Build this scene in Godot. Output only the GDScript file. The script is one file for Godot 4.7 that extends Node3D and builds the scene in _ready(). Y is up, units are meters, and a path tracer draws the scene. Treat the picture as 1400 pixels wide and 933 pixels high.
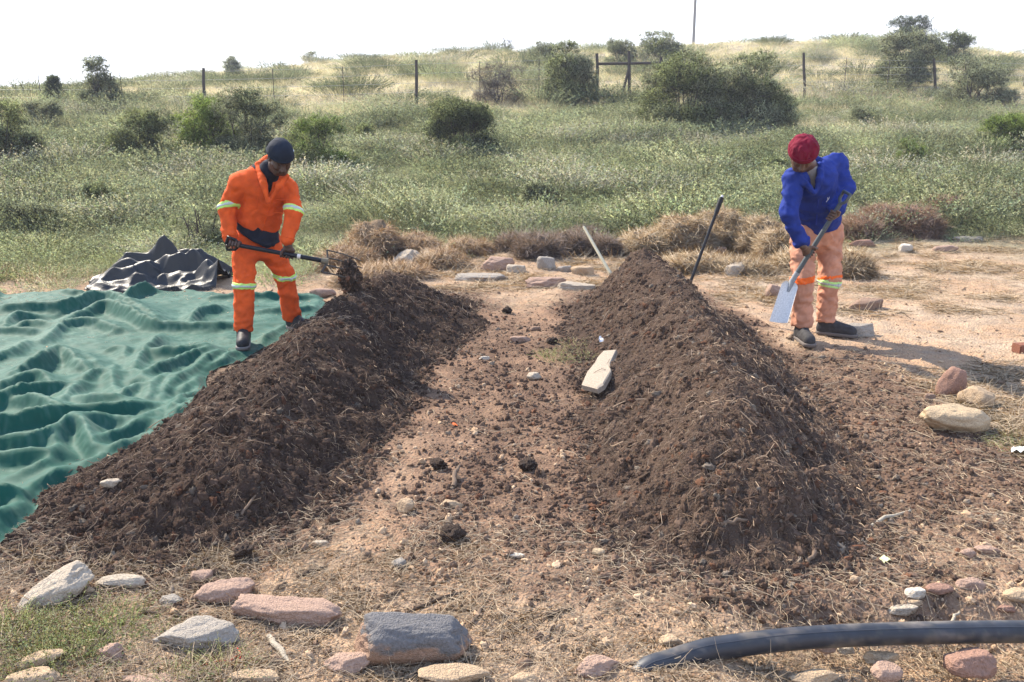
extends Node3D

# ---------------------------------------------------------------- camera model (photo pixels, 1400 x 933)
const FOCAL := 1200.0
const EYE := Vector3(0, 1.65, 0)
const PITCH := 13.9
var sp := sin(deg_to_rad(PITCH))
var cp := cos(deg_to_rad(PITCH))
var n_big := FastNoiseLite.new()
var n_mid := FastNoiseLite.new()
var n_fine := FastNoiseLite.new()
var n_ridge := FastNoiseLite.new()
var n_cell := FastNoiseLite.new()
var n_fold := FastNoiseLite.new()
var rng := RandomNumberGenerator.new()
var taken := {}
var mats := {}
var tex := {}

func _ready():
	seed(7)
	rng.seed = 20
	set_view()
	set_noise()
	set_textures()
	build_ground()
	build_heaps()
	build_people()
	build_tarp()
	build_plastic()
	build_rocks()
	build_tools()
	build_pipe()
	build_straw_heaps()
	build_bushes()
	build_fence()
	build_scrub()
	build_litter()

func set_view():
	var cam := Camera3D.new()
	cam.name = "camera"
	cam.position = EYE
	cam.rotation_degrees = Vector3(-PITCH, 0, 0)
	cam.fov = rad_to_deg(2.0 * atan(466.5 / FOCAL))
	cam.near = 0.05
	cam.far = 900.0
	add_child(cam)
	cam.current = true
	var env := Environment.new()
	env.background_mode = Environment.BG_SKY
	var sm := ProceduralSkyMaterial.new()
	sm.sky_top_color = Color(0.52, 0.64, 0.83)
	sm.sky_horizon_color = Color(0.97, 0.98, 1.0)
	sm.sky_curve = 0.35
	sm.sky_energy_multiplier = 1.0
	sm.ground_horizon_color = Color(0.80, 0.78, 0.74)
	sm.ground_bottom_color = Color(0.45, 0.40, 0.33)
	var sky := Sky.new()
	sky.sky_material = sm
	env.sky = sky
	env.tonemap_mode = Environment.TONE_MAPPER_LINEAR
	env.tonemap_exposure = 2.5
	env.sdfgi_enabled = true
	env.ssao_enabled = true
	env.ssil_enabled = true
	env.fog_enabled = true
	env.fog_density = 0.0011
	env.fog_light_color = Color(0.93, 0.95, 1.0)
	var we := WorldEnvironment.new()
	we.name = "world_environment"
	we.environment = env
	add_child(we)
	var sun := DirectionalLight3D.new()
	sun.name = "sun"
	sun.light_energy = 1.6
	sun.light_color = Color(1.0, 0.955, 0.88)
	sun.light_angular_distance = 0.5
	sun.shadow_enabled = true
	add_child(sun)
	var e := deg_to_rad(42.0)
	sun.look_at_from_position(Vector3.ZERO, Vector3(0.72 * cos(e), -sin(e), 0.69 * cos(e)))

func set_noise():
	var k := 1
	for n in [n_big, n_mid, n_fine]:
		n.noise_type = FastNoiseLite.TYPE_SIMPLEX_SMOOTH
		n.frequency = 1.0
		n.seed = k
		n.fractal_type = FastNoiseLite.FRACTAL_FBM
		n.fractal_octaves = 3
		k += 1
	n_fine.fractal_octaves = 2
	n_ridge.noise_type = FastNoiseLite.TYPE_SIMPLEX_SMOOTH
	n_ridge.frequency = 1.0
	n_ridge.seed = 9
	n_ridge.fractal_type = FastNoiseLite.FRACTAL_RIDGED
	n_ridge.fractal_octaves = 3
	n_fold.noise_type = FastNoiseLite.TYPE_SIMPLEX_SMOOTH
	n_fold.frequency = 1.0
	n_fold.seed = 33
	n_fold.fractal_type = FastNoiseLite.FRACTAL_RIDGED
	n_fold.fractal_octaves = 2
	n_cell.noise_type = FastNoiseLite.TYPE_CELLULAR
	n_cell.cellular_return_type = FastNoiseLite.RETURN_DISTANCE2_SUB
	n_cell.frequency = 1.0
	n_cell.seed = 12
	n_cell.domain_warp_enabled = true
	n_cell.domain_warp_amplitude = 0.6
	n_cell.domain_warp_frequency = 0.5
	n_cell.fractal_type = FastNoiseLite.FRACTAL_NONE

func noise_image(sd: int, freq: float, lo: float, hi: float, size := 512, oct := 5, kind := FastNoiseLite.TYPE_SIMPLEX_SMOOTH) -> ImageTexture:
	var n := FastNoiseLite.new()
	n.noise_type = kind
	n.seed = sd
	n.frequency = freq
	n.fractal_octaves = oct
	var im := n.get_seamless_image(size, size)
	im.convert(Image.FORMAT_RGB8)
	var data := im.get_data()
	var lut := PackedByteArray()
	lut.resize(256)
	for i in 256:
		lut[i] = int(clampf(lerpf(lo, hi, i / 255.0), 0, 1) * 255.0)
	for i in data.size():
		data[i] = lut[data[i]]
	return ImageTexture.create_from_image(Image.create_from_data(size, size, false, Image.FORMAT_RGB8, data))

func set_textures():
	tex.grain = noise_image(3, 0.03, 0.74, 1.0)
	tex.fine = noise_image(5, 0.11, 0.70, 1.0)
	tex.bump = noise_image(6, 0.05, 0.0, 1.0)
	tex.blotch = noise_image(8, 0.012, 0.70, 1.0)
	tex.soft = noise_image(9, 0.02, 0.88, 1.0)
	tex.worn = noise_image(10, 0.009, 0.76, 1.0)
	# woven cloth
	var im := Image.create_empty(128, 128, false, Image.FORMAT_RGB8)
	for y in 128:
		for x in 128:
			var w := 0.5 + 0.25 * sin(x * TAU / 8.0) * (1.0 if (y / 8) % 2 == 0 else -1.0) + 0.25 * sin(y * TAU / 8.0)
			var v := 0.82 + 0.18 * w
			im.set_pixel(x, y, Color(v, v, v))
	tex.weave = ImageTexture.create_from_image(im)

# ---------------------------------------------------------------- helpers
func ray(px: float, py: float) -> Vector3:
	var u := (px - 700.0) / FOCAL
	var v := (py - 466.5) / FOCAL
	return Vector3(u, -(v * cp + sp), -(cp - v * sp))

func at(px: float, py: float, d: float) -> Vector3:
	var r := ray(px, py)
	return EYE + r * (d / -r.z)

func gp(px: float, py: float) -> Vector3:
	# where the line of sight through a pixel meets the ground or a heap
	var r := ray(px, py)
	var t := 1.5
	var last := t
	while t < 110.0:
		var p := EYE + r * t
		if p.y < surf(p.x, p.z):
			var a := last
			var b := t
			for i in 14:
				var m := (a + b) * 0.5
				var q := EYE + r * m
				if q.y < surf(q.x, q.z): b = m
				else: a = m
			return EYE + r * b
		last = t
		t += 0.02 + t * 0.01
	return EYE + r * 70.0

func numbered(called: String) -> String:
	if not taken.has(called):
		taken[called] = 0
		return called
	taken[called] += 1
	return "%s_%03d" % [called, taken[called]]

func tag(o: Node, label: String, category: String, group := "", kind := ""):
	if label != "": o.set_meta("label", label)
	if category != "": o.set_meta("category", category)
	if group != "": o.set_meta("group", group)
	if kind != "": o.set_meta("kind", kind)

func thing(called: String, label: String, category: String, where := Vector3.ZERO, group := "") -> Node3D:
	var o := Node3D.new()
	o.name = numbered(called)
	o.position = where
	add_child(o)
	tag(o, label, category, group)
	return o

func put(mesh: Mesh, called: String, m: Material, parent: Node = null) -> MeshInstance3D:
	var o := MeshInstance3D.new()
	o.mesh = mesh
	o.material_override = m
	o.cast_shadow = GeometryInstance3D.SHADOW_CASTING_SETTING_ON
	if parent == null:
		o.name = numbered(called)
		add_child(o)
	else:
		o.name = called
		parent.add_child(o, true)
	return o

func lin(c: Color) -> Color:
	return c.linear_to_srgb()

func mat(r: float, g: float, b: float, rough := 0.85, tx := "", scale := 1.0, bump := 0.0, bump_tex := "bump") -> StandardMaterial3D:
	# colour in linear values
	var key := "%s_%s_%s_%s_%s_%s_%s" % [r, g, b, rough, tx, scale, bump]
	if mats.has(key): return mats[key]
	var m := StandardMaterial3D.new()
	m.albedo_color = lin(Color(r, g, b))
	m.roughness = rough
	m.metallic_specular = 0.3
	if tx != "":
		m.albedo_texture = tex[tx]
		m.uv1_triplanar = true
		m.uv1_scale = Vector3.ONE * scale
	if bump > 0.0:
		m.uv1_triplanar = true
		m.uv1_scale = Vector3.ONE * scale
		m.heightmap_enabled = true
		m.heightmap_texture = tex[bump_tex]
		m.heightmap_scale = bump
	mats[key] = m
	return m

func vmat(rough := 0.9, spec := 0.2) -> StandardMaterial3D:
	var m := StandardMaterial3D.new()
	m.vertex_color_use_as_albedo = true
	m.roughness = rough
	m.metallic_specular = spec
	return m

func to_mesh(v: PackedVector3Array, n: PackedVector3Array, idx: PackedInt32Array, c := PackedColorArray(), uv := PackedVector2Array()) -> ArrayMesh:
	var a := []
	a.resize(Mesh.ARRAY_MAX)
	a[Mesh.ARRAY_VERTEX] = v
	a[Mesh.ARRAY_NORMAL] = n
	a[Mesh.ARRAY_INDEX] = idx
	if c.size(): a[Mesh.ARRAY_COLOR] = c
	if uv.size(): a[Mesh.ARRAY_TEX_UV] = uv
	var m := ArrayMesh.new()
	m.add_surface_from_arrays(Mesh.PRIMITIVE_TRIANGLES, a)
	return m

func normals_of(v: PackedVector3Array, idx: PackedInt32Array) -> PackedVector3Array:
	var n := PackedVector3Array()
	n.resize(v.size())
	for i in range(0, idx.size(), 3):
		var a := idx[i]
		var b := idx[i + 1]
		var c := idx[i + 2]
		var f := (v[c] - v[a]).cross(v[b] - v[a])
		n[a] += f
		n[b] += f
		n[c] += f
	for i in n.size():
		n[i] = n[i].normalized() if n[i].length_squared() > 1e-18 else Vector3.UP
	return n

func grid_index(nx: int, nz: int) -> PackedInt32Array:
	# nx columns along +x, nz rows along +z
	var idx := PackedInt32Array()
	idx.resize((nx - 1) * (nz - 1) * 6)
	var k := 0
	for j in nz - 1:
		for i in nx - 1:
			var a := j * nx + i
			idx[k] = a
			idx[k + 1] = a + 1
			idx[k + 2] = a + nx + 1
			idx[k + 3] = a
			idx[k + 4] = a + nx + 1
			idx[k + 5] = a + nx
			k += 6
	return idx

func multi(mesh: Mesh, m: Material, xf: Array, cols: Array, called: String, parent: Node = null) -> MultiMeshInstance3D:
	var mm := MultiMesh.new()
	mm.transform_format = MultiMesh.TRANSFORM_3D
	mm.use_colors = true
	mm.mesh = mesh
	mm.instance_count = xf.size()
	for i in xf.size():
		mm.set_instance_transform(i, xf[i])
		mm.set_instance_color(i, cols[i])
	var o := MultiMeshInstance3D.new()
	o.multimesh = mm
	o.material_override = m
	if parent == null:
		o.name = numbered(called)
		add_child(o)
	else:
		o.name = called
		parent.add_child(o, true)
	o.set_meta("kind", "stuff")
	return o

# a tube along points with a radius at each
func tube(pts: Array, rad: Array, sides := 8, closed := true) -> ArrayMesh:
	var v := PackedVector3Array()
	var n := PackedVector3Array()
	var idx := PackedInt32Array()
	tube_into(v, n, idx, pts, rad, sides, closed)
	return to_mesh(v, n, idx)

func tube_into(v: PackedVector3Array, n: PackedVector3Array, idx: PackedInt32Array, pts: Array, rad: Array, sides := 8, closed := true):
	var base := v.size()
	var ref := Vector3.ZERO
	var m := pts.size()
	for i in m:
		var dir: Vector3 = (pts[mini(i + 1, m - 1)] - pts[maxi(i - 1, 0)]).normalized()
		if i == 0:
			ref = dir.cross(Vector3.UP if absf(dir.y) < 0.9 else Vector3.RIGHT).normalized()
		ref = (ref - dir * ref.dot(dir)).normalized()
		var oth := dir.cross(ref)
		for s in sides:
			var a := TAU * s / sides
			var o := ref * cos(a) + oth * sin(a)
			v.append(pts[i] + o * rad[i])
			n.append(o)
	for i in m - 1:
		for s in sides:
			var a := base + i * sides + s
			var b := base + i * sides + (s + 1) % sides
			idx.append_array(PackedInt32Array([a, b + sides, b, a, a + sides, b + sides]))
	if closed:
		for e in [0, m - 1]:
			var c := v.size()
			var dir: Vector3 = (pts[1] - pts[0]) if e == 0 else (pts[m - 1] - pts[m - 2])
			dir = dir.normalized() * (-1.0 if e == 0 else 1.0)
			v.append(pts[e])
			n.append(dir)
			for s in sides:
				v.append(v[base + e * sides + s])
				n.append(dir)
			for s in sides:
				var a := c + 1 + s
				var b := c + 1 + (s + 1) % sides
				if e == 0: idx.append_array(PackedInt32Array([c, a, b]))
				else: idx.append_array(PackedInt32Array([c, b, a]))

func box_into(v: PackedVector3Array, n: PackedVector3Array, idx: PackedInt32Array, t: Transform3D, size: Vector3):
	for f in 6:
		var ax := f / 2
		var s := 1.0 if f % 2 == 0 else -1.0
		var nn := Vector3.ZERO
		nn[ax] = s
		var a := Vector3.ZERO
		var b := Vector3.ZERO
		a[(ax + 1) % 3] = 1.0
		b[(ax + 2) % 3] = s
		var base := v.size()
		for q in [[-1, -1], [-1, 1], [1, 1], [1, -1]]:
			v.append(t * ((nn + a * q[0] + b * q[1]) * size * 0.5))
			n.append((t.basis * nn).normalized())
		idx.append_array(PackedInt32Array([base, base + 1, base + 2, base, base + 2, base + 3]))

func along(a: Vector3, b: Vector3, n: int, bend := 0.0, sd := 0.0) -> Array:
	var out := []
	for i in n:
		var t := float(i) / (n - 1)
		var p := a.lerp(b, t)
		var w := sin(PI * t) * bend
		p += Vector3(n_mid.get_noise_2d(sd + t * 1.6, 3.0), absf(n_mid.get_noise_2d(sd + t * 1.6, 9.0)), n_mid.get_noise_2d(sd + t * 1.6, 15.0)) * w
		out.append(p)
	return out

# ---------------------------------------------------------------- icosphere kept once per level
var ico := {}
func icosphere(level: int) -> Array:
	if ico.has(level): return ico[level]
	var v := PackedVector3Array()
	var f := PackedInt32Array()
	if level == 0:
		var t := (1.0 + sqrt(5.0)) / 2.0
		for p in [[-1, t, 0], [1, t, 0], [-1, -t, 0], [1, -t, 0], [0, -1, t], [0, 1, t], [0, -1, -t], [0, 1, -t], [t, 0, -1], [t, 0, 1], [-t, 0, -1], [-t, 0, 1]]:
			v.append(Vector3(p[0], p[1], p[2]).normalized())
		for p in [[0, 11, 5], [0, 5, 1], [0, 1, 7], [0, 7, 10], [0, 10, 11], [1, 5, 9], [5, 11, 4], [11, 10, 2], [10, 7, 6], [7, 1, 8], [3, 9, 4], [3, 4, 2], [3, 2, 6], [3, 6, 8], [3, 8, 9], [4, 9, 5], [2, 4, 11], [6, 2, 10], [8, 6, 7], [9, 8, 1]]:
			f.append_array(PackedInt32Array([p[0], p[2], p[1]]))
	else:
		var prev := icosphere(level - 1)
		v = prev[0].duplicate()
		var pf: PackedInt32Array = prev[1]
		var cache := {}
		for i in range(0, pf.size(), 3):
			var m := [0, 0, 0]
			for k in 3:
				var a := pf[i + k]
				var b := pf[i + (k + 1) % 3]
				var key := mini(a, b) * 100000 + maxi(a, b)
				if not cache.has(key):
					cache[key] = v.size()
					v.append((v[a] + v[b]).normalized())
				m[k] = cache[key]
			f.append_array(PackedInt32Array([pf[i], m[0], m[2], pf[i + 1], m[1], m[0], pf[i + 2], m[2], m[1], m[0], m[1], m[2]]))
	ico[level] = [v, f]
	return ico[level]

func rock_mesh(sd: int, size: Vector3, cuts := 11, soft := 0.05, level := 3, rough := 0.04) -> ArrayMesh:
	# a ball cut by planes, its edges worn, its faces uneven
	var r := RandomNumberGenerator.new()
	r.seed = sd * 131 + 5
	var s := icosphere(level)
	var dirs: PackedVector3Array = s[0]
	var pn := []
	var pd := []
	if cuts > 9:
		for i in cuts:
			pn.append(Vector3(r.randf_range(-1, 1), r.randf_range(-1, 1), r.randf_range(-1, 1)).normalized())
			pd.append(r.randf_range(0.62, 0.95))
	else:
		# broken slab: steep sides round a flat top, with a corner or two knocked off
		for i in cuts:
			var a := TAU * (i + r.randf_range(-0.3, 0.3)) / cuts
			pn.append(Vector3(cos(a), r.randf_range(-0.25, 0.35), sin(a)).normalized())
			pd.append(r.randf_range(0.66, 0.92))
		for i in 3:
			pn.append(Vector3(r.randf_range(-1, 1), r.randf_range(0.4, 1), r.randf_range(-1, 1)).normalized())
			pd.append(r.randf_range(0.66, 0.8))
	for e in [Vector3.UP, Vector3.DOWN]:
		pn.append((e + Vector3(r.randf_range(-.15, .15), 0, r.randf_range(-.15, .15))).normalized())
		pd.append(0.7 if cuts > 9 else 0.58)
	var v := PackedVector3Array()
	v.resize(dirs.size())
	for i in dirs.size():
		var d := dirs[i]
		var best := 1.0
		var second := 1.0
		for k in pn.size():
			var c: float = d.dot(pn[k])
			if c > 0.05:
				var q: float = pd[k] / c
				if q < best:
					second = best
					best = q
				elif q < second:
					second = q
		var h := maxf(soft * 2.0 - (second - best), 0.0)
		best -= h * h / (soft * 8.0)
		best += rough * 0.5 * n_ridge.get_noise_3d(d.x * 1.1 + sd * 3.1, d.y * 2.2, d.z * 1.1) + rough * n_mid.get_noise_3d(d.x * 1.7 + sd * 7.3, d.y * 1.7, d.z * 1.7) + rough * 0.45 * n_fine.get_noise_3d(d.x * 6.0 + sd, d.y * 6.0, d.z * 6.0)
		v[i] = d * best * size * (0.5 if cuts > 9 else 0.56)
	var nn := normals_of(v, s[1])
	return to_mesh(v, nn, s[1])

# ---------------------------------------------------------------- the ground
const HD := [0.0, 10.5, 16.0, 20.0, 25.0, 31.0, 45.0, 60.0, 75.0, 100.0, 160.0, 420.0]
func ridge_height(x: float) -> float:
	if x < 0.0: return lerpf(3.45, 6.1, smoothstep(-38.0, 0.0, x) * 0.6 + 0.4 * clampf((x + 38.0) / 38.0, 0, 1))
	if x < 22.0: return lerpf(6.1, 6.8, x / 22.0)
	return lerpf(6.8, 5.7, clampf((x - 22.0) / 14.0, 0, 1))

func macro_h(x: float, d: float) -> float:
	if d < 10.5: return 0.0
	var r := ridge_height(x * 60.0 / clampf(d, 45.0, 75.0))
	var hs := [0.0, 0.0, 0.38, 0.82, 1.42, 2.15, lerpf(2.15, r, 0.55), r, r - 0.8, r - 3.6, r - 7.5, r - 8.0]
	var k := 1
	while k < 10 and d > HD[k + 1]: k += 1
	var t := clampf((d - HD[k]) / (HD[k + 1] - HD[k]), 0, 1)
	var w: float = HD[k + 1] - HD[k]
	var m0: float = (hs[k + 1] - hs[k - 1]) / (HD[k + 1] - HD[k - 1])
	var m1: float = (hs[mini(k + 2, 11)] - hs[k]) / (HD[mini(k + 2, 11)] - HD[k])
	if k == 1: m0 = 0.0
	var t2 := t * t
	var t3 := t2 * t
	return (2 * t3 - 3 * t2 + 1) * hs[k] + (t3 - 2 * t2 + t) * w * m0 + (-2 * t3 + 3 * t2) * hs[k + 1] + (t3 - t2) * w * m1

func ground_h(x: float, z: float) -> float:
	var d := -z
	var h := macro_h(x, d)
	h += n_big.get_noise_2d(x * 0.45, z * 0.45) * 0.05 * clampf(d / 8.0, 0.5, 1.0)
	h += n_mid.get_noise_2d(x * 2.6, z * 2.6) * 0.014
	if d > 12.0: h += n_big.get_noise_2d(x * 0.12 + 40.0, z * 0.12) * 0.22 * smoothstep(12.0, 24.0, d)
	# the shallow trench the pipe was dug out of
	if x > 0.35 and d < 2.95:
		h -= 0.12 * smoothstep(0.55, 1.15, x) * smoothstep(2.86, 2.66, d + 0.04 * n_mid.get_noise_2d(x * 3.0, 5.0))
	return h

func ground_fine(x: float, z: float) -> float:
	var g := n_fine.get_noise_2d(x * 14.0, z * 14.0) * 0.006 + n_ridge.get_noise_2d(x * 7.0, z * 7.0) * 0.004
	return ground_h(x, z) + g

var heaps := []
func heap_q(hp: Dictionary, x: float, d: float) -> Array:
	# [how far from the crest to the toe (0..1), crest height]
	if d < hp.d0 - 0.4 or d > hp.d1 + 0.4: return [2.0, 0.0]
	var dd := clampf(d, hp.da, hp.db)
	var rows: Array = hp.rows
	var k := 0
	while k < rows.size() - 2 and dd > rows[k + 1][0]: k += 1
	var t: float = (dd - rows[k][0]) / (rows[k + 1][0] - rows[k][0])
	var cx: float = lerpf(rows[k][1], rows[k + 1][1], t)
	var wl: float = lerpf(rows[k][2], rows[k + 1][2], t)
	var wr: float = lerpf(rows[k][3], rows[k + 1][3], t)
	var h: float = lerpf(rows[k][4], rows[k + 1][4], t)
	var qa := (x - cx) / (wr if x > cx else wl)
	if absf(qa) > 1.5: return [2.0, h]
	var ql := 0.0
	if d < hp.da: ql = (hp.da - d) / (hp.da - hp.d0)
	elif d > hp.db: ql = (d - hp.db) / (hp.d1 - hp.db)
	var q := sqrt(qa * qa + ql * ql)
	q += n_big.get_noise_2d(x * 1.1 + hp.sd, d * 1.1) * 0.20 * smoothstep(0.1, 0.7, q)
	return [q, h]

func heap_h(hp: Dictionary, x: float, d: float) -> float:
	var a := heap_q(hp, x, d)
	var q: float = a[0]
	if q >= 1.12: return -0.05
	var p := lerpf(1.05 - sqrt(q * q + 0.0025), 0.5 + 0.5 * cos(PI * minf(q, 1.0)), 0.62)
	var y: float = a[1] * p
	var on := smoothstep(1.1, 0.75, q)
	y += on * (n_mid.get_noise_2d(x * 1.9 + hp.sd, d * 1.9) * 0.07 + n_mid.get_noise_2d(x * 6.5, d * 6.5 + hp.sd) * 0.026)
	return y - 0.03 * smoothstep(0.92, 1.1, q)

func surf(x: float, z: float) -> float:
	var h := ground_h(x, z)
	if -z < 10.0:
		for hp in heaps:
			h = maxf(h, heap_h(hp, x, -z))
	return h

func slope_normal(x: float, z: float) -> Vector3:
	var e := 0.02
	return Vector3(surf(x - e, z) - surf(x + e, z), 2 * e, surf(x, z - e) - surf(x, z + e)).normalized()

func compost_share(x: float, d: float) -> float:
	# how much dark compost lies on the earth here
	var c := 0.0
	for hp in heaps:
		var q: float = heap_q(hp, x, d)[0]
		if q < 2.0: c = maxf(c, smoothstep(1.6, 0.98, q + 0.24 * n_mid.get_noise_2d(x * 3.0, d * 3.0)))
	# spread between and to the right of the heaps
	var path := smoothstep(8.6, 6.6, d) * smoothstep(2.6, 3.5, d) * smoothstep(-0.7, -0.3, x) * smoothstep(0.7, 0.3, x)
	c = maxf(c, path * (0.66 + 0.4 * n_mid.get_noise_2d(x * 2.2 + 9.0, d * 1.6)))
	var right := smoothstep(1.5, 1.8, x) * smoothstep(2.95, 2.3, x) * smoothstep(2.9, 3.6, d) * smoothstep(6.7, 6.2, d)
	c = maxf(c, right * (0.85 + 0.5 * n_mid.get_noise_2d(x * 1.8, d * 1.8 + 4.0)))
	var front := smoothstep(-0.5, 0.5, x) * smoothstep(2.2, 1.5, x) * smoothstep(2.6, 3.0, d) * smoothstep(4.0, 3.4, d)
	c = maxf(c, front * (0.6 + 0.5 * n_mid.get_noise_2d(x * 3.2, d * 3.2 + 14.0)))
	return clampf(c, 0, 1)

func ground_colour(x: float, z: float) -> Color:
	var d := -z
	var a := n_mid.get_noise_2d(x * 0.9 + 30.0, z * 0.9)
	var b := n_fine.get_noise_2d(x * 5.0, z * 5.0)
	var c3 := n_fine.get_noise_2d(x * 23.0 + 50.0, z * 23.0)
	var sand := Color(0.50, 0.325, 0.205).lerp(Color(0.54, 0.415, 0.30), clampf(0.5 + 1.3 * a + 0.5 * b, 0, 1))
	var pale := smoothstep(1.6, 2.6, x) * smoothstep(5.6, 7.0, d)
	sand = sand.lerp(Color(0.44, 0.28, 0.17), (1.0 - pale) * 0.55)
	sand = sand.lerp(Color(0.34, 0.25, 0.18), clampf(0.18 + 0.9 * b + 0.4 * c3, 0, 0.75))
	if d > 9.0:
		var veg := smoothstep(10.5, 13.0, d + 1.2 * n_mid.get_noise_2d(x * 0.7, z * 0.7) + (1.5 if x < -2.0 else 0.0))
		var dry := smoothstep(24.0, 33.0, d + 6.0 * n_big.get_noise_2d(x * 0.08, z * 0.08))
		sand = sand.lerp(Color(0.26, 0.25, 0.16).lerp(Color(0.42, 0.355, 0.25), dry), veg)
	elif d < 9.0:
		var c := compost_share(x, d)
		var cc := clampf(c * 1.15 + (0.45 * b + 0.35 * c3) * smoothstep(0.02, 0.35, c), 0, 1)
		sand = sand.lerp(Color(0.30, 0.185, 0.125), clampf(c * 2.2, 0, 0.7))
		sand = sand.lerp(Color(0.115, 0.074, 0.053), cc * 0.88)
		if d < 8.0 and x < -1.6: sand = sand.lerp(Color(0.2, 0.15, 0.11), 0.5)
	var s := 1.0 + 0.18 * c3
	return Color(sand.r * s, sand.g * s, sand.b * s)

func lines(parts: Array) -> PackedFloat32Array:
	# [from, to, step at from, step at to] ...
	var out := PackedFloat32Array()
	for p in parts:
		var x: float = p[0]
		while x < p[1]:
			out.append(x)
			x += lerpf(p[2], p[3], (x - p[0]) / (p[1] - p[0]))
	out.append(parts[-1][1])
	return out

func build_ground():
	heaps = [
		{"name": "left", "sd": 3.0, "d0": 3.12, "da": 4.0, "db": 7.5, "d1": 8.7,
			"rows": [[3.9, -1.32, 0.95, 0.50, 0.28], [4.6, -1.29, 0.72, 0.58, 0.33], [5.4, -1.25, 0.66, 0.64, 0.37], [6.3, -1.19, 0.62, 0.65, 0.40], [7.0, -1.10, 0.60, 0.70, 0.41], [7.6, -1.02, 0.6, 0.68, 0.37]]},
		{"name": "right", "sd": 23.0, "d0": 2.98, "da": 3.66, "db": 7.7, "d1": 8.7,
			"rows": [[3.6, 0.96, 0.62, 0.58, 0.38], [4.3, 1.06, 0.66, 0.66, 0.40], [5.0, 1.16, 0.70, 0.70, 0.42], [6.0, 1.2, 0.70, 0.72, 0.43], [7.0, 1.19, 0.70, 0.70, 0.50], [7.7, 1.16, 0.60, 0.62, 0.53]]},
	]
	var xs := lines([[-400.0, -60.0, 60.0, 10.0], [-60.0, -6.0, 6.0, 0.3], [-6.0, -3.2, 0.2, 0.03], [-3.2, 3.6, 0.019, 0.019], [3.6, 6.0, 0.03, 0.2], [6.0, 60.0, 0.3, 6.0], [60.0, 400.0, 10.0, 60.0]])
	var zs := lines([[-420.0, -90.0, 60.0, 4.0], [-90.0, -13.0, 2.0, 0.25], [-13.0, -8.0, 0.2, 0.035], [-8.0, -1.8, 0.03, 0.015], [-1.8, 1.0, 0.05, 0.3], [1.0, 40.0, 0.4, 10.0]])
	var nx := xs.size()
	var nz := zs.size()
	var v := PackedVector3Array()
	var c := PackedColorArray()
	v.resize(nx * nz)
	c.resize(nx * nz)
	var k := 0
	for j in nz:
		for i in nx:
			v[k] = Vector3(xs[i], ground_fine(xs[i], zs[j]), zs[j])
			c[k] = ground_colour(xs[i], zs[j])
			k += 1
	var idx := grid_index(nx, nz)
	var m := vmat(0.95, 0.15)
	m.albedo_texture = tex.fine
	m.uv1_triplanar = true
	m.uv1_world_triplanar = true
	m.uv1_scale = Vector3.ONE * 1.7
	m.heightmap_enabled = true
	m.heightmap_texture = tex.bump
	m.heightmap_scale = 1.2
	var o := put(to_mesh(v, normals_of(v, idx), idx, c), "ground", m)
	o.set_meta("kind", "structure")
	print("ground ", v.size(), " ", Time.get_ticks_msec())

# ---------------------------------------------------------------- compost heaps
var clods := []
var fibres := []
func small_meshes():
	for k in 5:
		var s := icosphere(2)
		var v: PackedVector3Array = s[0].duplicate()
		for i in v.size():
			var d := v[i]
			v[i] = d * (0.48 + 0.40 * n_mid.get_noise_3d(d.x * 1.5 + k * 9.0, d.y * 1.5, d.z * 1.5) + 0.16 * n_ridge.get_noise_3d(d.x * 1.8, d.y * 1.8 + k * 5.0, d.z * 1.8)) * Vector3(1.15, 0.75, 0.95)
		clods.append(to_mesh(v, normals_of(v, s[1]), s[1]))
	for k in 6:
		var pts := []
		var rad := []
		var bend: float = [0.05, 0.12, 0.2, 0.35, 0.5, 0.8][k]
		for i in 6:
			var t := i / 5.0 - 0.5
			pts.append(Vector3(t, n_mid.get_noise_2d(t * 1.5, k * 4.0) * bend * 0.35, n_mid.get_noise_2d(t * 1.9 + 7.0, k * 4.0) * bend))
			rad.append(0.006 * (1.0 - 0.5 * absf(t)))
		fibres.append(tube(pts, rad, 4, false))

func lying(p: Vector3, n: Vector3, yaw: float, size: Vector3, tilt := 0.0) -> Transform3D:
	var x := Vector3(cos(yaw), 0, sin(yaw))
	x = (x - n * x.dot(n)).normalized()
	var z := x.cross(n).normalized()
	var b := Basis(x, n, z)
	if tilt != 0.0: b = b.rotated(z, tilt)
	return Transform3D(b * Basis.from_scale(size), p)

func compost_tint(r: RandomNumberGenerator) -> Color:
	var g := r.randf()
	var c := Color(0.075, 0.048, 0.035).lerp(Color(0.165, 0.108, 0.077), g * g)
	if r.randf() < 0.035: c = Color(0.19, 0.15, 0.115)
	if r.randf() < 0.06: c = Color(0.13, 0.065, 0.04)
	return c

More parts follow.
